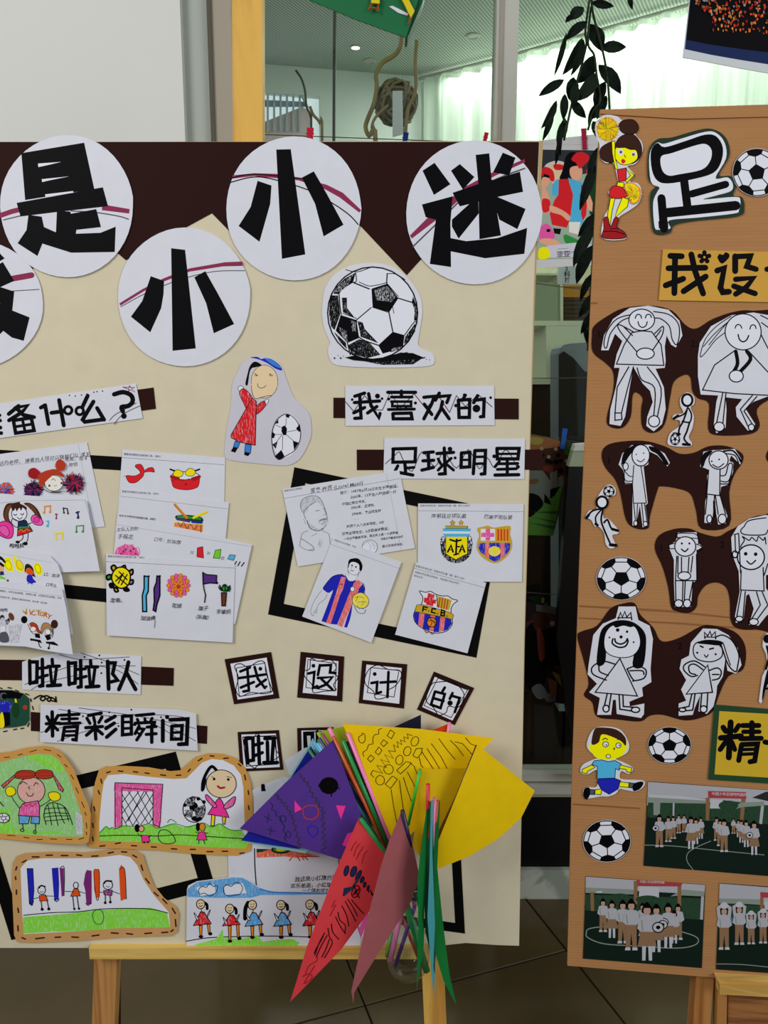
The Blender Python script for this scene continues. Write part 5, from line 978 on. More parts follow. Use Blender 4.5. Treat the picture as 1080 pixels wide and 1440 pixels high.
cut('gold paper label with two characters below the large outlined character', '510 812 1150 828 1150 1100 488 1088', J, '''
@ lettering; L k 26 550 848 612 850; L k 26 540 915 740 912; L k 26 576 855 572 1050; L k 26 525 1008 620 972; L k 26 664 840 684 930 728 1052; L k 26 622 1040 742 960
O k 12 735 855 14 14; D k 13 735 830 760 848 750 876 720 876 710 848; C k 830 890 808 862 815 838 836 842 850 828 870 840 865 862; O k 8 820 856 9 9
L k 26 805 928 842 915 822 1020 835 1045 868 1042; L k 26 902 850 902 930; L k 24 902 852 985 848 965 905 1015 920; L k 24 905 975 1000 968 960 1020 905 1055; L k 24 895 1012 1010 1052; L k 24 1075 920 1140 920''', m=M_gold, name='label_strip', cat='sign', body='gold_paper')
cut('green edged gold label beside the crowned girls', '775 950 1200 985 1200 1380 742 1350', L_, '''
@ gold_paper; F i 802 985 1150 1005 1150 1345 776 1322; F Y 802 985 1150 1005 1150 1345 776 1322
@ lettering; L k 26 862 1045 852 1232; L k 24 822 1072 836 1092; L k 22 905 1062 886 1090; L k 24 808 1128 918 1118; L k 22 848 1130 806 1190; L k 21 868 1150 884 1190; L k 22 925 1062 1012 1062; L k 24 975 1048 975 1130; L k 19 930 1095 1015 1095; L k 22 915 1132 1025 1130; L k 22 920 1165 905 1248; L k 22 922 1163 1005 1160 990 1250 965 1255; L k 15 930 1190 995 1188; L k 15 925 1215 995 1212; L k 22 1045 1150 1100 1160; L k 22 1075 1060 1120 1050''', m=mat('edge_green_paper', '1d4226', 'paper', .7), name='label_strip', cat='sign', body='green_paper')
# cheerleader and running boy
cut('cut-out of a cheerleader in red holding a yellow pompom up', '145 130 190 85 260 90 290 112 350 108 380 150 360 185 395 230 400 280 365 345 320 360 330 378 355 410 330 445 375 455 395 500 380 560 330 600 270 640 258 690 302 720 302 758 182 752 190 640 210 600 225 540 215 500 262 460 262 420 240 345 200 345 168 310 165 240 148 200', J, '''
@ hair; B h k 3 290 115 350 110 378 150 355 185 300 185 270 150; B h k 3 255 235 290 195 350 190 390 240 392 300 350 345 280 345 250 300; B h k 3 205 240 240 235 245 330 215 340 175 320 170 270
@ face; B q k 3 255 260 280 250 330 270 365 275 372 320 330 350 280 350 248 310; C w 262 275 280 265 298 285 290 300 270 295; C w 335 295 350 285 368 290 355 308; D G 8 282 285 350 298; C r 283 330 295 322 308 335 292 348; C h 250 250 270 220 340 220 388 260 380 285 350 262 300 262 262 262; S k 3 300 300 308 315
@ body; P q k 3 232 225 250 225 250 310 268 385 250 370 235 290; P r k 3 262 380 312 370 310 440 270 445; P q k 3 310 375 355 410 315 450 305 440 335 412; P q k 3 265 448 298 450 300 475 258 475; B r k 3 240 470 290 478 318 520 290 535 240 535 218 515
P q k 3 225 535 250 535 235 600 222 690 205 690 212 610; P q k 3 290 530 325 540 318 580 250 640 262 600; B R k 3 190 645 212 640 225 690 250 640 270 648 260 690 302 720 300 752 185 750 190 700; S k 4 188 715 250 715 300 730; S k 3 225 700 270 700
@ upper_pompom; E o 210 160 58 64; E y 208 160 50 56; ''' + hair(210, 160, 66, 110, 'yyyojy', 5, 2) + '\n@ lower_pompom\nC o 300 460 350 452 388 490 380 550 340 565 320 520\nC y 305 465 350 458 382 495 372 545 345 558 325 520\n' + hair(350, 505, 45, 50, 'yyyoj', 6, 2), smooth=True)
cut('cut-out of a running boy in blue shirt and navy shorts', '95 1170 120 1095 170 1068 270 1082 318 1150 315 1200 280 1225 250 1240 300 1262 342 1290 320 1320 280 1305 272 1340 300 1350 395 1355 400 1385 360 1412 300 1405 270 1400 250 1425 210 1440 170 1440 90 1450 75 1410 100 1390 150 1385 150 1300 100 1322 62 1310 75 1270 140 1240 180 1235 130 1215', L_, '''
@ head; C q 122 1180 150 1110 220 1095 300 1130 305 1180 280 1225 210 1245 150 1235 125 1210; C q 104 1180 120 1160 130 1190 118 1200; C q 300 1180 312 1172 308 1192; C h 120 1150 135 1085 165 1072 250 1082 300 1125 302 1170 270 1140 180 1108 160 1150 130 1165; V w k 3 196 1162 16 14; V w k 3 264 1168 14 14; D k 4 200 1166 270 1168; V x k 3 210 1226 12 10; S k 4 180 1138 192 1130 206 1136; S k 3 258 1138 270 1135 278 1142; S k 3 236 1185 245 1182 240 1192
@ shirt; P c k 3 175 1245 210 1255 245 1248 280 1268 268 1300 248 1292 245 1350 150 1345 152 1280 122 1270 135 1250
@ limbs; P q k 3 122 1272 140 1285 100 1305 95 1318 70 1312 72 1295; P q k 3 275 1272 335 1288 330 1312 310 1310 305 1296 268 1290; P q k 3 270 1362 325 1368 320 1392 262 1386; P q k 3 140 1405 175 1400 170 1430 138 1428
@ shorts; P B k 3 160 1345 240 1342 275 1355 262 1400 215 1428 175 1405 152 1365
@ shoes; P G k 3 320 1366 348 1370 342 1395 318 1392; B k k 3 345 1375 385 1362 395 1372 375 1400 345 1408; P G k 3 108 1402 138 1405 134 1430 106 1428; B k k 3 85 1400 108 1395 110 1430 92 1455 78 1430''', smooth=True)
# dark silhouettes
def sil(lab, pts, fr, smooth=True): cut(lab, pts, fr, None, .0010, M_brown, 'backing_shape', 'paper', smooth=smooth, th=.0004)
sil('dark brown backing joining the two long haired girls of the first row', '125 200 135 150 200 100 300 50 450 38 560 65 630 140 690 162 780 110 900 70 1000 65 1200 100 1200 500 1100 540 1020 600 1035 690 980 735 800 740 755 700 760 570 700 540 670 500 660 430 630 412 570 450 550 530 520 680 460 728 400 700 392 600 400 540 365 508 345 530 335 640 290 700 225 695 205 650 240 500 240 400 200 350 130 290', K)
sil('dark brown backing joining the two pigtailed children of the second row', '178 860 190 810 250 780 400 770 520 800 600 840 680 835 760 800 860 800 940 840 940 890 900 950 870 1050 870 1230 720 1248 690 1150 660 1060 590 1030 500 1018 480 1040 440 1180 430 1245 360 1245 310 1200 280 1060 250 980 200 920', K)
sil('dark brown backing joining the two standing children of the third row', '458 120 480 50 560 15 640 12 700 35 790 55 850 25 900 0 960 -40 1040 -60 1150 -40 1150 520 1000 550 900 545 862 500 858 400 840 330 790 300 730 315 690 370 680 430 640 462 580 455 545 430 530 330 500 220', L_)
sil('dark brown backing joining the two crowned girls', '45 590 70 560 150 530 220 440 290 412 350 410 380 470 450 540 480 600 520 615 600 590 700 535 760 528 880 560 940 640 930 760 850 800 800 900 770 980 720 1015 620 1035 500 1005 430 1010 380 1040 260 1030 150 1015 125 940 80 900 105 840 80 720', L_)
sil('dark brown backing scrap at the right end of the pigtailed row', '1070 850 1100 810 1180 820 1180 900 1090 890', K)
sil('second dark brown scrap at the right end just above the third row', '700 1252 0 0', K) if False else None
# white figures
face = lambda x, y, w=5: f'S k {w} {x-45} {y} {x-28} {y-14} {x-12} {y+2}\nS k {w} {x+12} {y+2} {x+28} {y-14} {x+45} {y+4}\nS k {w} {x-30} {y+20} {x} {y+48} {x+30} {y+20}'
cut('white cut-out of a girl with long hanging hair, left in first row', '175 280 190 200 240 110 330 50 430 38 540 60 600 120 616 200 580 265 555 250 530 200 520 260 525 340 520 375 470 380 515 480 525 600 505 680 460 720 420 690 425 640 455 560 440 500 400 460 350 370 330 480 305 640 280 690 220 680 225 600 255 480 275 375 245 375 260 300 290 230 250 190 215 280', K, '''
@ hair; S k 5 345 85 260 110 205 180 190 250 205 265 225 190 280 125 335 100; S k 5 460 70 540 85 590 130 600 190 585 250 560 220 545 150 500 110 465 105
@ head; V w k 5 395 115 70 58; S k 5 360 106 366 90 378 85 390 92 394 106; S k 5 415 105 420 90 432 85 443 90 448 103; S k 5 375 125 382 146 400 156 418 146 425 125
@ dress; L k 5 340 185 300 250 258 355; L k 5 450 180 500 250 515 360; L k 5 258 355 515 362; S k 5 340 185 395 175 450 180; S k 5 350 180 270 140 280 180 370 290; S k 5 345 200 300 155; S k 5 465 190 510 150 505 200 450 285; S k 5 470 210 500 170; V w k 5 415 298 48 30
@ legs; L k 5 325 370 262 480 250 620; L k 5 350 370 320 480 285 620; S k 5 370 375 395 440 465 485 460 640; S k 5 425 370 500 485 480 640; X k 5 250 620 285 620 288 655 250 660; V w k 5 462 665 30 30''', body='paper')
cut('white cut-out of a large haired girl with hands clasped, right end of the first row', '700 310 710 240 770 150 880 90 1000 75 1200 110 1200 520 1080 530 1000 560 960 600 1010 680 1000 715 970 715 910 640 905 590 940 545 850 535 855 600 850 700 800 730 785 690 800 560 810 525 715 520 700 420', K, '''
@ hair; S k 4 880 95 800 150 740 220 712 310 735 300 800 220 870 170; S k 4 870 120 790 190 730 260; S k 4 850 140 800 200 760 250; S k 5 1040 90 1100 120; S k 5 1045 130 1100 170; S k 5 1040 190 1075 260 1100 300
@ head; V w k 5 945 180 98 98; S k 5 902 160 907 146 920 140 932 147 938 160; S k 5 982 165 987 148 1000 142 1011 148 1015 162; S k 6 918 195 926 222 945 234 965 222 975 200
@ dress; L k 5 895 285 790 360 725 495 900 515 1100 525; L k 5 975 285 1100 420; S k 16 905 285 915 350 895 395; S k 16 965 285 985 330 930 395; V w k 5 908 420 38 32
@ legs; L k 5 835 510 800 680; L k 5 852 512 835 680; L k 5 995 525 930 600 970 690; L k 5 1020 530 950 610 995 680; V w k 5 815 695 28 25; V w k 5 990 698 16 18''')
cut('white cut-out of a stick player with one foot on a ball', '605 540 640 508 678 530 680 570 660 590 678 640 670 700 650 750 668 785 650 802 545 795 540 750 560 720 600 690 600 660 565 655 570 630 620 620 605 580', K, '''
@ figure; V w k 10 642 550 28 32; S k 7 645 590 625 625 580 645; S k 7 650 595 665 630 655 670 615 665; S k 8 640 605 620 665 600 700 595 735; S k 8 655 670 640 720 625 760 650 790; L k 12 570 650 592 635; L k 12 620 790 655 792; L k 12 570 732 600 735
@ ball; ''' + ball(576, 762, 26, 32, 0, 3), smooth=True)
cut('white cut-out of a stick player heading a ball', '185 1030 220 1008 252 1030 250 1065 215 1080 212 1120 185 1150 190 1190 215 1195 265 1250 265 1275 235 1285 255 1340 225 1355 200 1330 190 1270 160 1235 140 1235 120 1200 92 1185 110 1150 150 1140 150 1090', K, '''
@ figure; V w k 10 180 1105 30 32; S k 8 175 1140 130 1150 100 1180; S k 7 175 1145 145 1185 150 1225; S k 8 185 1140 175 1200 190 1250 225 1330; S k 8 190 1215 210 1200 230 1245 262 1255; L k 14 225 1335 255 1338; L k 12 235 1250 265 1258; L k 12 95 1190 108 1172; L k 12 145 1222 155 1228
@ ball; ''' + ball(217, 1045, 30, 30, 10, 3), smooth=True)
cut('white cut-out of a child with two black pigtails, left in the second row', '270 900 290 840 340 795 440 792 520 840 548 890 535 910 480 850 440 830 430 900 405 910 415 1000 428 1110 415 1120 430 1230 400 1240 385 1120 365 1230 345 1230 345 1110 345 1005 305 1005 295 930', K, '''
@ hair; C k 285 890 300 830 350 795 375 795 330 850 300 895; C k 435 800 490 820 540 890 525 900 480 845 445 825
@ head; V w k 5 390 850 48 58; D k 4 365 845 405 838; S k 4 370 875 390 885 410 870; S k 4 285 895 300 930 325 960 345 965; V w k 4 308 910 14 20
@ dress; L k 4 352 905 345 1005 350 1110 420 1108 405 1000 390 905; S k 4 300 930 305 985 345 990; S k 4 300 1000 345 1003
@ legs; L k 4 352 1115 362 1215; L k 4 372 1115 368 1215; L k 4 395 1112 405 1215; L k 4 410 1112 425 1215; V w k 4 362 1218 10 14; V w k 4 415 1222 12 14''')
cut('white cut-out of a child waving, right in the second row', '712 910 730 830 780 822 840 820 900 815 935 870 930 900 880 850 870 880 892 890 890 940 860 1010 825 1020 820 1070 860 1180 850 1220 810 1225 800 1170 790 1080 780 1180 770 1220 735 1215 740 1100 752 1060 750 960 762 930 740 920', K, '''
@ hair; C k 715 905 730 840 780 825 745 870 730 910; S k 5 840 825 900 830 930 885; S k 5 850 840 900 850 920 890; S k 7 835 830 890 825 935 880
@ head; V w k 5 812 875 52 50; D k 5 775 882 815 872; S k 5 780 900 810 915 840 895
@ body; L k 5 758 930 748 1060 818 1068 820 925; S k 5 820 960 850 955 865 900 885 895 885 930 865 990 825 990; S k 5 820 1005 870 1005
@ legs; L k 5 750 1068 740 1170; L k 5 790 1068 785 1170; L k 5 795 1070 810 1170; L k 5 820 1065 850 1170; V w k 5 762 1195 14 22; V w k 5 832 1195 22 26; L k 10 788 1100 790 1180''')
cut('white cut-out of a child with a bow cap, left in the third row', '530 105 570 80 580 35 680 32 690 90 712 110 680 130 680 180 682 290 660 300 650 430 565 430 560 300 560 180', L_, '''
@ cap; S k 4 580 70 580 40 640 38 670 40 690 60 690 95; L k 4 575 60 690 65; S k 4 565 90 535 100 540 120 565 118; S k 4 680 95 708 110 700 128 680 128
@ head; V w k 5 620 108 56 52; D k 6 602 92 642 92; S k 6 600 122 618 135 635 120
@ body; L k 5 575 160 568 290 682 290 680 150; L k 5 600 165 600 250; L k 5 582 160 580 250; L k 5 640 165 635 250; L k 5 660 160 650 245; V w k 5 615 265 34 22; L k 5 568 290 570 395; L k 5 608 292 605 400; L k 5 620 292 615 400; L k 5 662 290 640 400; V w k 5 585 412 22 20; V w k 5 630 412 20 22''')
cut('white cut-out of a child lifting a ball overhead, right in the third row', '865 60 900 0 960 -40 1050 -60 1150 -40 1150 250 1050 260 1050 330 1110 420 1050 480 1010 530 960 525 985 440 960 360 945 370 930 500 890 515 885 480 910 350 905 240 870 150', L_, '''
@ ball_shape; S k 5 935 0 915 25 940 45 1040 45 1060 20; S k 5 935 0 960 -30 1050 -45
@ head; S k 5 940 120 915 110 935 75 925 55 960 75 975 60 1000 80 1010 55 1035 75 1045 60 1050 95; V w k 6 970 165 72 66; D k 10 942 147 995 149; S k 6 948 185 970 202 995 182; V w k 6 885 150 14 18
@ body; L k 5 885 50 888 140; L k 5 905 45 915 250; L k 5 880 45 905 38; L k 5 918 235 915 340 1040 345 1035 220; S k 5 1035 230 1040 260 1060 200; L k 5 918 345 895 480; L k 5 940 348 928 485; L k 5 1000 350 1020 420 970 500; L k 5 1030 350 1060 420 1000 500; V w k 5 908 494 20 14; V w k 5 985 510 24 18''')
cut('white cut-out of a crowned girl with long black hair and broad smile', '265 428 355 428 370 500 430 530 448 600 435 760 440 830 390 860 395 905 322 935 325 960 402 945 400 1000 385 1022 255 1000 250 925 235 925 225 1005 150 1005 165 915 108 885 150 840 100 790 105 740 130 580 180 520 250 490', L_, '''
@ crown; L k 6 262 495 275 460 285 485 298 455 308 485 330 460 335 498; L k 5 260 488 335 488
@ hair; C k 150 740 155 640 175 550 230 510 290 500 350 515 400 560 412 620 395 745 340 745 355 640 355 570 320 530 245 535 200 580 195 720
@ head; C w 195 570 240 525 340 528 375 580 378 640 340 690 270 700 210 680 188 640; Z k 4 195 570 240 525 340 528 375 580 378 640 340 690 270 700 210 680 188 640; C k 240 520 290 505 345 525 330 538 290 530 250 540; D k 10 260 553; D k 7 310 562; D k 9 278 590; D k 5 216 593 345 618; S k 7 235 600 232 625 265 645 300 640 315 615 310 600; S k 7 245 600 250 618 275 628 300 618 312 600
@ dress; X k 6 272 705 365 905 140 885
@ arms; S k 6 245 735 180 720 125 750 130 790 200 820; S k 6 210 795 165 775 160 745; S k 6 310 760 360 745 410 765 400 810 340 825; S k 6 310 760 330 800 345 820; S k 6 325 770 390 770 400 790
@ legs; L k 6 205 890 185 975 212 980 225 895; V w k 6 198 972 16 18; L k 6 268 900 272 975 370 990; L k 6 288 900 290 960 350 965; V w k 6 355 978 22 14''')
cut('white cut-out of a crowned girl with one long ponytail', '715 545 790 548 850 580 900 650 920 740 890 785 845 770 835 700 820 800 790 850 785 900 770 960 735 1000 690 985 700 900 670 970 660 1005 585 1010 585 945 625 930 598 870 625 820 590 760 600 710 640 690 650 620', L_, '''
@ crown; L k 6 725 598 722 565 740 585 752 560 760 585 780 562 782 600; L k 5 722 590 782 592
@ hair; S k 6 785 590 820 580 870 610 905 680 900 740 888 775 850 740 820 660 808 620; C k 680 622 730 605 810 612 810 635 740 630; S k 5 805 640 820 620 840 680 860 740
@ head; Z k 5 665 640 700 615 790 625 818 660 810 700 760 722 700 715 668 690; S k 7 700 638 715 645; S k 7 750 655 770 650; S k 5 722 685 732 698 742 685; D k 6 684 674 782 682
@ dress; X k 6 740 740 765 885 625 895
@ arms; S k 6 725 750 670 718 620 735 612 765 650 800 685 795; S k 6 715 765 670 735 640 745 645 780 675 790; S k 6 745 770 790 755 812 775 800 810 765 820; S k 6 765 790 800 790
@ legs; L k 6 655 895 640 960 590 970 600 985 660 980; L k 6 672 895 660 980; L k 6 708 890 700 980; L k 6 740 890 735 980; V w k 6 718 975 18 18; V w k 6 605 978 18 10''')
cut('white stick figure cut-out cropped by the right edge beside the crowned girls', '1035 590 1055 570 1150 580 1150 900 1060 850 1025 945 1012 935 1030 800 1060 740 1050 680 1032 640', L_, '@ figure; D k 24 1058 600; S k 10 1055 640 1065 700 1050 760; C k 1030 930 1035 860 1060 760 1070 800 1050 870; S k 10 1045 840 1075 830; L k 8 1040 870 1070 860')
# small pencilled numbers on the dark backings
for lab, fr, x, y, tx in (('faint number on the backing left of the long haired girl', K, 150, 195, '1:'), ('faint number on the backing between the long haired girls', K, 660, 245, '2:'), ('faint number on the backing left of the pigtailed child', K, 205, 880, '1'), ('faint number on the backing between crowned girls', L_, 580, 640, '2'), ('faint number left of the bow cap child', L_, 480, 120, '1'), ('faint number left of the child lifting a ball', L_, 805, 100, '2')):
    t = Thing('pencil_number', lab, 'writing'); t.empty(PR.P(fr[0] + x / fr[2], fr[1] + y / fr[2], .0012)); a = Art(PR, .0012); a.fr = fr; a.run(t, f'T k 50 0 {x} {y} {tx}', 'number')
# group photos
def kid(x, y, h, skirt=0, ball_=0, arms=0):
    u = h / 100; o = f'C T {x-8*u:.1f} {y-100*u:.1f} {x:.1f} {y-104*u:.1f} {x+8*u:.1f} {y-100*u:.1f} {x+8*u:.1f} {y-86*u:.1f} {x-8*u:.1f} {y-86*u:.1f}\n'
    o = f'@@ printed_child\nC k {x-9*u:.1f} {y-94*u:.1f} {x:.1f} {y-106*u:.1f} {x+9*u:.1f} {y-94*u:.1f} {x+8*u:.1f} {y-86*u:.1f} {x-8*u:.1f} {y-86*u:.1f}\nE S {x:.1f} {y-90*u:.1f} {6.5*u:.1f} {7.5*u:.1f}\nF k {x-7*u:.1f} {y-95*u:.1f} {x:.1f} {y-101*u:.1f} {x+7*u:.1f} {y-95*u:.1f}\n'
    o += f'F l {x-13*u:.1f} {y-80*u:.1f} {x-4*u:.1f} {y-83*u:.1f} {x+4*u:.1f} {y-83*u:.1f} {x+13*u:.1f} {y-80*u:.1f} {x+18*u:.1f} {y-58*u:.1f} {x+11*u:.1f} {y-52*u:.1f} {x-11*u:.1f} {y-52*u:.1f} {x-18*u:.1f} {y-58*u:.1f}\nL z {2*u:.1f} {x-10*u:.1f} {y-72*u:.1f} {x-8*u:.1f} {y-54*u:.1f}\n'
    if arms: o += f'L l {6*u:.1f} {x-12*u:.1f} {y-78*u:.1f} {x-14*u:.1f} {y-98*u:.1f} {x-3*u:.1f} {y-106*u:.1f}\nL l {6*u:.1f} {x+12*u:.1f} {y-78*u:.1f} {x+14*u:.1f} {y-98*u:.1f} {x+3*u:.1f} {y-106*u:.1f}\nE w {x:.1f} {y-104*u:.1f} {9*u:.1f} {8*u:.1f}\n'
    if skirt: o += f'F i {x-12*u:.1f} {y-52*u:.1f} {x+12*u:.1f} {y-52*u:.1f} {x+17*u:.1f} {y-26*u:.1f} {x-17*u:.1f} {y-26*u:.1f}\nF w {x-9*u:.1f} {y-26*u:.1f} {x-2*u:.1f} {y-26*u:.1f} {x-3*u:.1f} {y:.1f} {x-9*u:.1f} {y:.1f}\nF w {x+2*u:.1f} {y-26*u:.1f} {x+9*u:.1f} {y-26*u:.1f} {x+9*u:.1f} {y:.1f} {x+3*u:.1f} {y:.1f}\n'
    else: o += f'F i {x-11*u:.1f} {y-52*u:.1f} {x+11*u:.1f} {y-52*u:.1f} {x+11*u:.1f} {y-5*u:.1f} {x+3*u:.1f} {y-5*u:.1f} {x:.1f} {y-35*u:.1f} {x-3*u:.1f} {y-5*u:.1f} {x-11*u:.1f} {y-5*u:.1f}\nF w {x-12*u:.1f} {y-6*u:.1f} {x-2*u:.1f} {y-6*u:.1f} {x-2*u:.1f} {y:.1f} {x-13*u:.1f} {y:.1f}\nF w {x+2*u:.1f} {y-6*u:.1f} {x+12*u:.1f} {y-6*u:.1f} {x+13*u:.1f} {y:.1f} {x+2*u:.1f} {y:.1f}\n'
    if ball_: o += f'V w k {1.6*u:.1f} {x+ball_*u:.1f} {y-60*u:.1f} {10*u:.1f} {9*u:.1f}\nE k {x+ball_*u:.1f} {y-60*u:.1f} {4*u:.1f} {3.5*u:.1f}\n'
    return o
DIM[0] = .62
M_turf = mat('print_turf', '12201a', 'ink', .35)
SKY = 'F l {0}\n'
p1 = '@ printed_scene\nF l 473 70 1100 114 1094 250 468 190\nF z 473 140 770 155 770 185 471 175\nF w 475 135 640 142 770 160 770 165 475 148\nF +D 472 175 770 180 830 160 1090 190 1088 285 468 250\nF w 790 158 852 162 845 205 785 205\nF t 765 150 785 150 782 265 765 265\nF t 945 150 968 150 955 265 938 265\nF r 775 116 970 122 970 156 778 152\nT w 18 2 795 131 中国少年足球啦啦操展示\nF z 885 205 945 175 1060 170 1062 190 950 198 890 215\nF l 1045 190 1060 192 1050 285 1035 280\nF l 598 178 607 178 605 245 597 245\nF z 500 170 535 172 532 240 500 238\nF d 1000 150 1070 120 1095 120 1090 170\nE +D 680 210 60 30\nE +D 880 190 50 25\nS z 3 452 390 600 395 800 415 1060 440\nS z 3 700 515 670 470 675 430 720 400 790 370\n'
for x, y, h, s, b in ((600, 358, 110, 0, 0), (628, 330, 90, 0, 0), (655, 325, 85, 0, 0), (575, 374, 125, 0, 0), (530, 400, 158, 0, -12), (740, 358, 105, 1, 0), (715, 385, 125, 1, 0), (690, 410, 158, 1, 0), (820, 368, 115, 0, 0), (838, 395, 130, 0, 0), (858, 425, 160, 0, 0), (905, 332, 75, 0, 0), (930, 350, 85, 1, 0), (945, 378, 110, 1, 0), (970, 400, 130, 1, 0), (1010, 440, 165, 1, -14)): p1 += kid(x, y, h, s, b)
cut('large group photo of children in four columns holding balls', '473 68 1100 113 1092 548 1055 545 450 495', Mf, p1, name='group_photo', cat='photo', m=M_turf, body='print', h=.0014)
p2 = '@ printed_scene\nF l 158 550 762 592 758 640 157 610\nF z 157 605 400 615 400 640 156 632\nF +D 156 640 760 660 756 770 152 720\nF w 430 598 528 605 528 655 425 660\nF l 640 590 760 596 758 625 645 625\nF z 585 650 650 615 758 625 756 650 650 645\nF l 742 650 756 650 750 768 736 766\nF t 180 628 198 628 200 725 183 722\nF t 400 572 420 572 418 690 402 690\nF t 622 585 642 588 640 700 622 700\nF r 415 566 648 582 640 600 418 598\nT w 14 2 430 576 中国少年足球啦啦操\nE +D 330 660 60 25\nE +D 470 665 60 20\nE +D 340 655 40 15\nF w 212 624 240 622 240 632 212 632\nZ z 4 160 835 180 812 300 800 500 800 680 840 728 870 700 900 600 912 400 900 250 890 170 860\n'
for x, y, h, s, b in ((445, 850, 160, 0, 0), (625, 870, 175, 0, 0), (245, 830, 162, 0, 0), (290, 860, 182, 1, 0), (345, 888, 210, 0, 0), (605, 888, 160, 1, 0), (575, 912, 218, 1, -10), (515, 932, 232, 1, 14), (388, 923, 248, 0, 0), (468, 975, 280, 1, 20)): p2 += kid(x, y, h, s, b)
cut('lower group photo of children in a wedge behind a girl with a ball', '158 548 763 591 745 1013 143 965', Mf, p2, name='group_photo', cat='photo', m=M_turf, body='print', h=.0014)
p3 = '@ printed_scene\nF l 835 585 1180 612 1180 700 832 680\nF z 833 660 1040 665 1040 690 832 685\nF +D 832 690 1180 700 1180 800 828 780\nF r 1040 628 1180 635 1180 665 1042 655\nF t 1040 655 1058 655 1056 740 1040 740\nF w 1062 675 1100 678 1100 720 1062 718\nF b 835 755 900 755 898 800 832 800\nS z 3 820 992 950 995 1100 1010\n'
for x, y, h, s, b in ((858, 920, 215, 0, 0), (935, 895, 195, 0, 0), (995, 892, 152, 0, 0), (1055, 888, 158, 0, 0), (1110, 885, 160, 0, 0)): p3 += kid(x, y, h, s, b, 1)
cut('group photo of children lifting balls, cropped at the lower right', '835 583 1180 608 1180 1045 817 1020', Mf, p3, name='group_photo', cat='photo', m=M_turf, body='print', h=.0014)

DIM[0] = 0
# ================================================================== bottle of paper pennants in front of the left board
def pm(k, c, r_=.65): return mat('pennant_' + k, c, 'thin', r_)
CP = dict(v=pm('violet', '5a3596'), B=pm('blue', '1c22a0'), c=pm('cyan', 'a4dce2'), y=pm('yellow', 'ffd200'), Y=pm('yellow_two', 'f8d200'), r=pm('red', 'e8444a'), p=pm('salmon', 'b9666a'), E=pm('green', '14853a'), D=pm('dark_green', '0f4d28'),
          n=pm('navy', '181a33'), o=pm('orange', 'e24a12'), e=pm('lime', 'b6c72c'), C=pm('turquoise', '58b8c4'))
SC = dict(o='c4501c', E='14883e', p='f07fb4', v='4d2a80', d='24103f', e='25b52a', r='cc1522', n='1a2a6a', k='0d0d10', D='1b6f38', m='8c2a50', c='4fb3dc', l='9ab52e')
SC = {k: mat('straw_' + k, v, 'ink', .3, spec=.5) for k, v in SC.items()}
def bary(p, a, b, c):
    d = (b[1] - c[1]) * (a[0] - c[0]) + (c[0] - b[0]) * (a[1] - c[1]); u = ((b[1] - c[1]) * (p[0] - c[0]) + (c[0] - b[0]) * (p[1] - c[1])) / d; v = ((c[1] - a[1]) * (p[0] - c[0]) + (a[0] - c[0]) * (p[1] - c[1])) / d
    return u, v, 1 - u - v
class Flag:
    """paper pennant: outline in photograph px, each outline point with its own distance in front of the board, plus straw"""
    def __init__(self, label, pts, m, straw=None, sm=None, sr=.0028, bow=0.0, art=None, fr=None):
        # pts: (x, y, h); h varies smoothly -> curved sheet
        self.t = Thing('paper_pennant', label, 'pennant', group=None); self.pts = pts
        A = [(p[0], p[1]) for p in pts]; n = len(A)
        # height field: least squares plane + bow
        import numpy as np
        M_ = np.array([[x, y, 1] for x, y, _ in pts], float); H = np.array([p[2] for p in pts], float); co = np.linalg.lstsq(M_, H, rcond=None)[0]
        cx = sum(a[0] for a in A) / n; cy = sum(a[1] for a in A) / n; rr = max(math.hypot(a[0] - cx, a[1] - cy) for a in A)
        self.hf = lambda x, y: co[0] * x + co[1] * y + co[2] + bow * (1 - ((x - cx) ** 2 + (y - cy) ** 2) / rr ** 2)
        tri = [list(t_) for t_ in tessellate_polygon([[Vector((a[0], a[1], 0)) for a in A]])]; V = list(A); Fc = tri
        for _ in range(3):
            mid = {}; N_ = []
            def md(i, j):
                k = (min(i, j), max(i, j))
                if k not in mid: V.append(((V[i][0] + V[j][0]) / 2, (V[i][1] + V[j][1]) / 2)); mid[k] = len(V) - 1
                return mid[k]
            for a, b, c in Fc: x, y, z = md(a, b), md(b, c), md(c, a); N_ += [[a, x, z], [x, b, y], [z, y, c], [x, y, z]]
            Fc = N_
        g = Geo(); F0 = [PB.P(x, y, self.hf(x, y)) for x, y in V]; nv = len(F0); off = PB.n * -.00025
        cnt = {}
        for f in Fc:
            for i in range(3): e = (f[i], f[(i + 1) % 3]); cnt[e] = 1
        rim = [(a, b) for a, b in cnt if (b, a) not in cnt]
        g.add(F0 + [p + off for p in F0], [tuple(f) for f in Fc] + [tuple(nv + k for k in f[::-1]) for f in Fc] + [(a, b, nv + b, nv + a) for a, b in rim], m)
        self.t.part('paper', g, smooth=False)
        if straw:
            for i, (x0, y0, h0, x1, y1, h1) in enumerate(straw if isinstance(straw[0], tuple) else [straw]):
                g = Geo(); g.tube([PB.P(x0, y0, h0), PB.P(x1, y1, h1)], sr, sm, 10); self.t.part('straw', g, smooth=True)
        if art:
            a = Art(PB, .0003); a.fr = fr; hf = self.hf; a.H = lambda x, y, k: k + hf(x, y); a.run(self.t, art, 'drawing')
XX, X2, X3 = (330, 1000, 4.696), (470, 1000, 3.6), (400, 1140, 5.143)
B0 = (578, 1262, .05)
Flag('navy paper pennant peeking out above the yellow pennant', [(520, 1038, .02), (592, 1005, .02), (592, 1050, .02)], CP['n'])
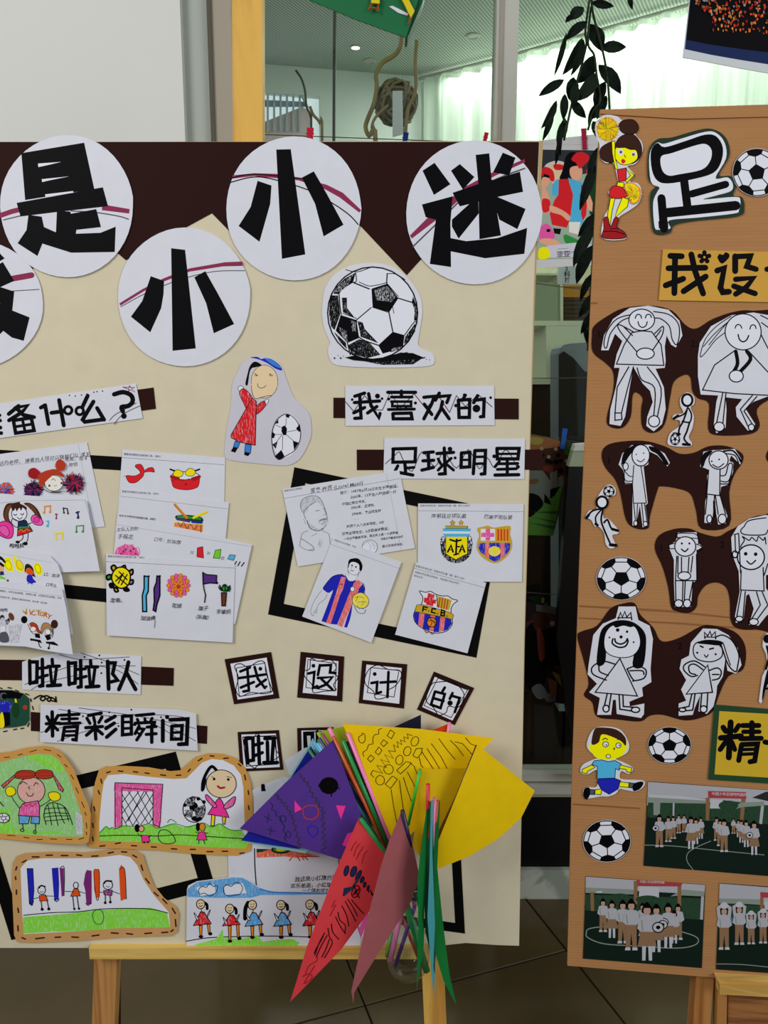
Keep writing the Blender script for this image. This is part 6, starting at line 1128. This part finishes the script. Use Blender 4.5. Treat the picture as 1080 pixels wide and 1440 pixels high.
Flag('orange paper pennant tip on a pink straw above the yellow pennant', [(590, 1034, .02), (630, 1018, .02), (636, 1040, .02)], CP['o'], (632, 1016, .024, 626, 1060, .024), SC['p'])
Flag('pale cyan paper pennant hidden behind the blue and purple pennants', [(440, 1038, .026), (350, 1186, .024), (430, 1200, .028), (470, 1120, .03)], CP['c'], (441, 1042, .03, 560, 1225, .045), SC['c'])
Flag('lime green paper pennant behind the straws at the top of the bundle', [(452, 1028, .026), (484, 1022, .026), (520, 1120, .03), (470, 1060, .028), (446, 1042, .026)], CP['e'], (447, 1030, .03, 560, 1220, .045), SC['l'])
Flag('blue paper pennant just behind the purple pennant', [(437, 1049, .034), (400, 1108, .032), (339, 1182, .034), (420, 1194, .036), (500, 1160, .04)], CP['B'], (434, 1054, .038, 560, 1228, .048), SC['D'])
Flag('large yellow paper pennant with drawn garlands and stripes', [(482, 1018, .05), (590, 1025, .045), (694, 1038, .04), (676, 1058, .045), (600, 1150, .055), (553, 1200, .06)], CP['y'], (489, 1031, .055, 572, 1240, .062), SC['p'], .0034, .006, fr=X2, art='''
@ shapes; Z k 2.5 125 130 140 122 142 112 155 120 155 150 140 162 125 150; X k 2.5 285 95 305 110 290 140 268 125; X k 2.5 250 145 270 160 250 180 235 165; X k 2.5 225 182 242 198 225 222 207 208; X k 2.5 185 222 203 238 185 258 168 242; S k 2.5 150 230 145 210 165 195 175 170 195 165 195 140 205 120 225 115 225 95 240 88
@ garland; O k 2.5 408 153 18 25 25; O k 2.5 370 203 18 24 20; O k 2.5 330 247 18 24 15; O k 2.5 275 295 24 24; O k 2.5 232 350 22 24; X k 2.5 415 190 446 188 440 215 420 238 398 225; X k 2.5 365 255 390 262 372 285 335 318 316 300; X k 2.5 295 328 320 345 285 392 258 370
L k 2.5 395 125 370 115 375 140 352 130 358 155 335 145 342 170 318 155 325 185 300 170 310 205 275 200 300 240 255 220 280 260 235 245 265 285 215 275 245 315 195 300 185 320 200 335
@ stripes; ''' + '; '.join('L k 2.5 ' + q for q in ('288 398 300 480 318 572', '330 352 338 420 350 498', '350 335 370 400 392 460', '370 308 395 355 410 388', '385 262 405 280 420 318', '430 235 440 275 450 285', '443 205 480 260 506 300', '470 190 500 235 538 300', '492 165 540 230 575 298', '530 140 570 195 612 244', '588 148 620 180 655 226', '612 155 650 165 700 222', '665 135 690 165 725 180')))
Flag('purple paper pennant with pink triangles and drawn wavy lines', [(468, 1041, .05), (400, 1102, .046), (337, 1165, .042), (410, 1188, .05), (483, 1210, .06), (508, 1145, .06)], CP['v'], (469, 1036, .054, 573, 1256, .06), SC['o'], .0030, .004, fr=XX, art='''
@ drawing; E k 622 492 62 56; L k 6 640 540 638 562; L k 5 680 505 692 512; L k 5 560 480 556 500; Z a 6 455 640 480 625 530 625 550 650 550 690 510 715 465 705 452 670; Z B 5 485 770 515 755 548 780 540 815 515 830 488 800
S d 5 425 415 440 425 435 440 460 445 455 465 485 470 478 490 500 500 495 530 518 540 510 565 540 575 535 600 560 605 555 630 580 640 575 660 595 670 575 690 590 705 570 720 595 740 575 760 600 780 575 800 600 820 575 840 605 860 580 880 605 900 570 920 600 935
S d 5 270 550 290 565 280 580 310 585 305 605 330 605 325 625 350 630 345 650 370 660 360 680 385 690 375 710 395 720 385 745 405 760 395 790 415 800 405 830 430 840 415 870 440 880 410 895 440 905
S n 4 235 600 250 625 245 650 270 660 275 690 300 700 310 740 330 760 320 790 335 810 330 840 345 865; O n 4 318 712 20 22; O n 4 355 815 16 20; L n 4 195 695 245 720; L n 4 225 680 215 735; L n 4 215 780 270 795; L n 4 240 765 235 815
@ pink_triangle; F P 395 590 445 648 397 670; F P 668 622 733 626 702 715; F P 745 808 780 800 775 870 755 900 710 885''')
for lab, q, c in (('dark green straw between the purple and yellow pennants', (482, 1041, .058, 560, 1222, .062), 'E'), ('black straw beside the green straw of the bundle', (488, 1043, .052, 566, 1222, .056), 'k'), ('pink straw end at the top of the bundle', (463, 1024, .047, 480, 1062, .047), 'p'), ('navy blue straw end at the top left of the bundle', (449, 1038, .046, 540, 1180, .046), 'n'), ('dark red straw end at the top left of the bundle', (454, 1033, .046, 545, 1178, .046), 'm'), ('bright blue straw end at the top left of the bundle', (446, 1045, .047, 520, 1160, .047), 'c')):
    g = Geo(); g.tube([PB.P(q[0], q[1], q[2]), PB.P(q[3], q[4], q[5])], .0034 if 'pink' in lab or 'dark green' in lab else .0026, SC[c], 10); Thing('drinking_straw', lab, 'straw').solo(g, True)
Flag('shaded yellow paper pennant on the bright green straw', [(594, 1082, .075), (664, 1080, .045), (668, 1078, .052), (655, 1110, .054), (612, 1190, .064), (598, 1215, .068), (580, 1190, .075)], pm('yellow_shaded', 'f0cc10'), (591, 1082, .082, 574, 1160, .078), SC['e'], .0026)  # half shadow on this pennant put into a deeper yellow
Flag('large curved yellow paper pennant at the right of the bundle', [(671, 1047, .085), (752, 1112, .055), (748, 1120, .054), (733, 1150, .06), (700, 1180, .07), (660, 1204, .078), (616, 1222, .086), (614, 1188, .09)], CP['Y'], (670, 1048, .082, 612, 1196, .084), SC['k'], .0014, .008)
Flag('inner fold of the curved yellow pennant with its shade painted brown', [(671, 1048, .086), (664, 1076, .078), (640, 1120, .078), (613, 1176, .084), (614, 1192, .088)], pm('fold', '96713a'))  # brown carries the shade on the inside of the yellow paper
Flag('red paper pennant with drawn leaf shapes and strokes', [(505, 1149, .085), (549, 1208, .08), (546, 1240, .083), (528, 1270, .087), (480, 1335, .1), (408, 1409, .115), (432, 1330, .11), (470, 1230, .095)], CP['r'], (507, 1151, .090, 578, 1250, .07), SC['E'], .0036, .004, fr=X3, art='''
@ leaf_shapes; ''' + '; '.join(f'V n k 4 {x} {y} {a} {b} {r_}' for x, y, a, b, r_ in ((448, 435, 16, 38, 15), (500, 440, 20, 40, 20), (535, 470, 14, 42, 25), (562, 500, 12, 24, 20), (580, 535, 9, 20, 15), (605, 560, 7, 20, 10))) + '''; L d 14 530 500 490 560 430 610; F n 420 620 430 560 490 550 440 600; V r k 5 516 585 26 46 22; E n 516 585 12 22 20; L k 6 500 540 540 630; L k 6 545 560 495 610; L k 5 620 575 632 610; L k 5 630 590 642 625; L k 5 645 600 652 640; L k 5 655 610 662 655; L k 5 612 590 600 570
@ strokes; ''' + '; '.join('S k 5 ' + q for q in ('455 640 490 690 528 762', '440 655 480 730 515 800', '485 645 530 700 572 745', '415 688 450 760 465 835', '388 735 400 790 440 830 435 885', '370 768 400 830 440 890', '340 820 350 880 392 930', '315 850 325 910 345 960 290 1065', '310 900 265 980 230 1060', '290 885 250 960 220 1045', '325 930 300 1000 270 1060', '280 910 240 980 215 1030')) + '; ' + '; '.join('S R 4 ' + q for q in ('480 290 500 250 520 225', '500 330 520 270 545 240', '520 350 545 300 570 260', '560 380 575 320 600 290', '340 700 365 650', '330 760 370 680', '150 1180 180 1120 230 1090 240 1060', '140 1250 170 1200 220 1120', '130 1200 180 1180 200 1210 150 1250')))
Flag('salmon paper pennant seen from its plain back', [(564, 1142, .12), (578, 1180, .108), (590, 1236, .09), (575, 1275, .095), (545, 1320, .11), (515, 1368, .125), (498, 1396, .13), (497, 1412, .132), (494, 1394, .13), (512, 1310, .125), (535, 1220, .12), (548, 1180, .12)], CP['p'], (566, 1140, .118, 590, 1245, .085), SC['d'], .0036, .006)
Flag('bright green paper pennant seen edge on, left of the turquoise one', [(600, 1138, .13), (606, 1135, .12), (600, 1200, .12), (597, 1260, .12), (596, 1330, .13), (586, 1392, .14), (588, 1300, .14), (587, 1240, .14), (592, 1190, .14)], CP['E'], (602, 1103, .125, 600, 1240, .10), SC['r'], .0032)
Flag('deep green paper pennant between the bright green ones', [(601, 1130, .115), (608, 1125, .11), (610, 1200, .11), (611, 1340, .115), (612, 1370, .12), (598, 1310, .12), (596, 1250, .118), (598, 1190, .118)], CP['D'])
Flag('thin turquoise paper pennant seen edge on', [(606, 1126, .135), (609, 1126, .13), (608, 1200, .12), (611, 1280, .11), (613, 1340, .11), (610, 1405, .12), (606, 1360, .13), (601, 1290, .135), (604, 1220, .135)], CP['C'], (611, 1122, .110, 606, 1230, .095), SC['p'], .0030)
Flag('large green paper pennant hanging down at the right of the bundle', [(612, 1130, .10), (619, 1125, .095), (615, 1220, .09), (622, 1290, .095), (632, 1370, .11), (642, 1414, .12), (624, 1380, .12), (612, 1340, .118), (608, 1260, .11)], pm('green_two', '127a34'), (615, 1126, .098, 606, 1232, .085), SC['o'], .0028, .004)
# bottle
M_clear = mat('clear_plastic', 'f6faf8', 'glass', k=.5, blend=.3)
t = Thing('clear_bottle', 'rounded clear plastic bottle tied to the easel holding the pennant straws', 'bottle'); c = PB.P(573, 1372, .052)
s_ = 1 / 900.0
g = Geo(); g.lathe(c, [(.001, .0005), (12 * s_, .001), (22 * s_, 5 * s_), (29 * s_, 14 * s_), (33 * s_, 26 * s_), (34 * s_, 42 * s_), (31 * s_, 62 * s_), (24 * s_, 85 * s_), (16 * s_, 103 * s_), (13 * s_, 114 * s_), (13 * s_, 130 * s_), (14.5 * s_, 132 * s_)], M_clear, 32); t.part('body', g, smooth=True)
g = Geo(); g.lathe(c, [(13.5 * s_, 112 * s_), (14.5 * s_, 114 * s_), (14.5 * s_, 117 * s_), (13.5 * s_, 119 * s_)], M_clear, 24); t.part('neck_ring', g, smooth=True)
t = Thing('tied_ribbon', 'green and purple ribbon knotted round the bottle neck', 'ribbon'); k = PB.P(584, 1250, .075); g = Geo()
for i in range(5): g.tube([k + Vector((.017 * math.cos(a), .017 * math.sin(a), (i - 2) * .0045 + .002 * math.sin(a * 2 + i))) for a in [q * .524 for q in range(13)]], .0022, SC['DvpEv'[i]] if 'DvpEv'[i] in SC else SC['v'], 6, False)
t.part('winding', g, smooth=True); g = Geo()
for (x, y) in ((-10, -12), (9, -14), (14, 6), (-14, 8), (4, 16)): g.tube([k + Vector((0, -.018, 0)), k + Vector((x * .0006, -.022, -y * .0006)), k + Vector((x * .0011, -.02, -y * .0011))], .0012, SC['D'], 6)
t.part('loose_end', g)
for lab, q, c, r_ in (('broad green straw crossing down to the right below the bottle neck', (570, 1268, .07, 600, 1365, .055), 'E', .006), ('orange straw crossing behind the green straw in the bottle', (562, 1282, .045, 594, 1360, .045), 'o', .0032), ('purple straw slanting down to the left inside the bottle', (583, 1275, .068, 556, 1358, .052), 'v', .0034), ('wide pink straw standing in the bottle', (562, 1290, .05, 549, 1350, .05), 'p', .005), ('short pink straw below the ribbon', (576, 1256, .078, 584, 1274, .076), 'p', .0035), ('lime green straw at the left side inside the bottle', (550, 1312, .045, 544, 1345, .045), 'e', .0035)):
    g = Geo(); g.tube([PB.P(q[0], q[1], q[2]), PB.P(q[3], q[4], q[5])], r_, SC[c], 12); Thing('drinking_straw', lab, 'straw').solo(g, True)
